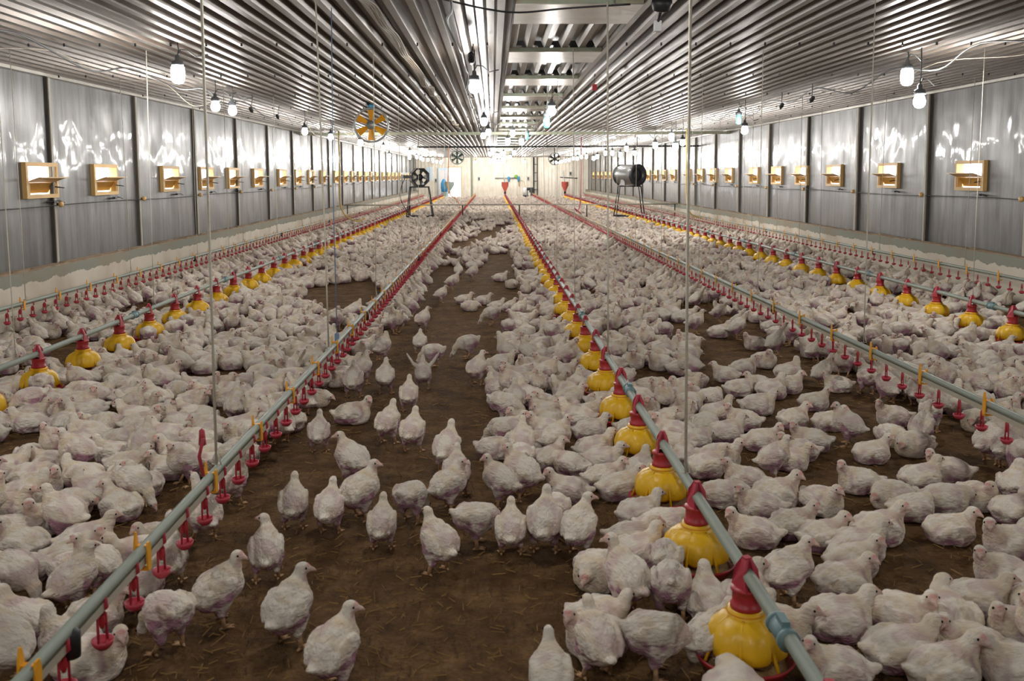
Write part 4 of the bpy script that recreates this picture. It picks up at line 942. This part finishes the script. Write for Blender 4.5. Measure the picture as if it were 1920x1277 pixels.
# birds drinking at the nipple lines
for ln, X in DRINK.items():
    y = 3.4
    while y < 62:
        y += rb.uniform(.13, .55)
        s = rb.choice((-1, 1)); x = X+s*rb.uniform(.15, .27)
        if y < 9 and ln == 'left aisle' and s > 0: continue
        if y < 9 and ln == 'right aisle' and s < 0: continue
        p = rb.choice(('TU', 'TU', 'TA', 'TU')); h = (math.pi if s > 0 else 0)+rb.uniform(-.7, .7)
        if not XL+.35 < x < XR-.35 or clash(x, y, h, p, .120): continue
        put(x, y, h, p); birds.append([x, y, p, h, -1])
tries = 0
while tries < 215000:
    tries += 1
    t = rb.random(); y = 2.9+61.5*t**1.15; x = rb.uniform(XL+.33, XR-.33)
    if abs(924+1707*x/y-960) > 1060+420*rb.random(): continue
    if inside(x, y, RIGHTF): continue
    if inside(x, y, AISLE) or inside(x, y, PATCH):
        e = math.sin(3.1*x+1.7*y)*math.sin(2.3*y-1.2*x)
        if y < 16 or e < .35: continue
    sparse = (-4.6 < x < -3.65 and y < 12) or (1.2 < x < 2.6 and 9.5 < y < 11.5) or (5.2 < x < 6.2 and y < 14)
    g = math.sin(2.7*x+.6*y)*math.sin(1.9*y-.8*x+1.3)
    if sparse and g > -.1: continue
    if g > .72 and y < 30: continue
    if at_feeder(x, y, .24): continue
    p = rb.choices(('SA', 'SL', 'SR', 'SS', 'TA', 'TL', 'TR', 'TP'), (30, 22, 22, 16, 4, 4, 4, 3))[0]; h = rb.uniform(0, 2*math.pi) if rb.random() < .55 else rb.choice((0, math.pi))+rb.gauss(0, .6)
    if under_pipe(x, p) or clash(x, y, h, p, .114 if y < 16 else .130): continue
    put(x, y, h, p); birds.append([x, y, p, h, -1])

def size_rank(b):                    # how large a bird shows: nearest inside the frame first
    x, y = b[0], b[1]; u = 924+1707*x/y; v = 328+1.6*1707/y
    return y + (0 if -25 < u < 1945 and v < 1330 else 100)
birds.sort(key=size_rank)
single = birds[:300]; rest = birds[300:]

POSES = ('TA', 'TL', 'TR', 'TU', 'TP', 'TF', 'SA', 'SL', 'SR', 'SS')
HI = {}
for i, p in enumerate(POSES):
    for vno in range(2):
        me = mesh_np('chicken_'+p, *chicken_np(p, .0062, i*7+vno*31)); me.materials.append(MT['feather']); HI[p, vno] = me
# which landmark each bird stands by
LMK = [((f'the {ordn(k)} yellow feeder on the {l} line', f'the {ordn(k)} {l} line feeder', f'the {ordn(k)} {l} feeder'), x, y) for l, k, x, y in FEEDERS if y < 16]
LMK += [((f'the {ordn(k)} yellow hook on the {l} drinker', f'the {ordn(k)} {l} drinker hook', f'the {ordn(k)} {l} hook'), x, y) for l, k, x, y in HOOKS if y < 16]
POSE_W = {'TA': 'standing', 'TL': 'standing', 'TR': 'standing', 'TU': 'reaching up', 'TP': 'pecking', 'TF': 'flapping', 'SA': 'sitting', 'SL': 'sitting', 'SR': 'sitting', 'SS': 'dozing'}
def facing(h, x, y):
    d = math.degrees(h) % 360
    return 'facing right' if d < 45 or d >= 315 else 'facing away' if d < 135 else 'facing left' if d < 225 else 'facing the camera'
recs = []
for b in single:
    x, y, p, h, i = b
    nm, lx, ly = min(LMK, key=lambda q: (q[1]-x)**2+(q[2]-y)**2)
    dx, dy = x-lx, y-ly
    side = ('right of' if dx > 0 else 'left of') if abs(dx) > abs(dy) else ('beyond' if dy > 0 else 'in front of')
    turn = {'L': ', head turned left', 'R': ', head turned right'}.get(p[1], '') if p[0] == 'T' else ''
    recs.append((f'white chicken {POSE_W[p]} {facing(h, x, y)}', (side, nm), math.hypot(dx, dy), b))
groups = {}
for r_ in recs: groups.setdefault((r_[0], r_[1]), []).append(r_)
rs2 = random.Random(5)
for (a, c), L_ in groups.items():
    L_.sort(key=lambda q: q[2])
    for n, q in enumerate(L_):
        x, y, p, h, i = q[3]
        rank = '' if len(L_) == 1 else 'nearest ' if n == 0 else f'{ordn(n+1)} nearest '
        lab = next((t for t in (f'{a}, {rank}{c[0]} {w}' for w in c[1]) if len(t.split()) < 17), None)
        if i in HERO and len(HERO[i].split()) < 17: lab = HERO[i]
        sc = rs2.uniform(.92, 1.06)*(.765 if p[0] == 'T' else .86)
        o = link('chicken', HI[p, rs2.randrange(2)], None, (x, y, 0), (0, 0, h)); o.scale = (sc*rs2.uniform(.96, 1.05), sc*rs2.uniform(.95, 1.08)*rs2.choice((1, 1)), sc*rs2.uniform(.95, 1.05))
        tag(o, lab, 'chicken', 'nearest chickens of the flock')

# every bird farther off, in one mesh
LOD = {}
for i, p in enumerate(POSES):
    for lv, h in ((0, .0145), (1, .024), (2, .038)):
        LOD[p, lv] = chicken_np(p, h, i*7+3)
Vs, Fs, Cs = [], [], []; off_ = 0; rr = np.random.RandomState(9)
for x, y, p, h, i in rest:
    V, F, Cc = LOD[p, 0 if y < 13 else 1 if y < 26 else 2]
    sc = rr.uniform(.90, 1.06)*(.765 if p[0] == 'T' else .86); c, s = math.cos(h)*sc, math.sin(h)*sc
    W = np.stack([V[:, 0]*c-V[:, 1]*s+x, V[:, 0]*s+V[:, 1]*c+y, V[:, 2]*sc*rr.uniform(.95, 1.05)], 1)
    Vs.append(W); Fs.append(F+off_); Cs.append(Cc*rr.uniform(.84, 1.06)); off_ += len(V)
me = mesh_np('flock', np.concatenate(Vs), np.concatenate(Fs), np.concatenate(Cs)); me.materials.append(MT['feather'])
tag(link('chicken_flock', me), 'white chickens packed across the litter towards the far end wall', 'chicken flock', kind='stuff')
print('BIRDS', len(birds), 'hand', len(kept), 'flock verts', off_, 'far limit of singles', single[-1][1])
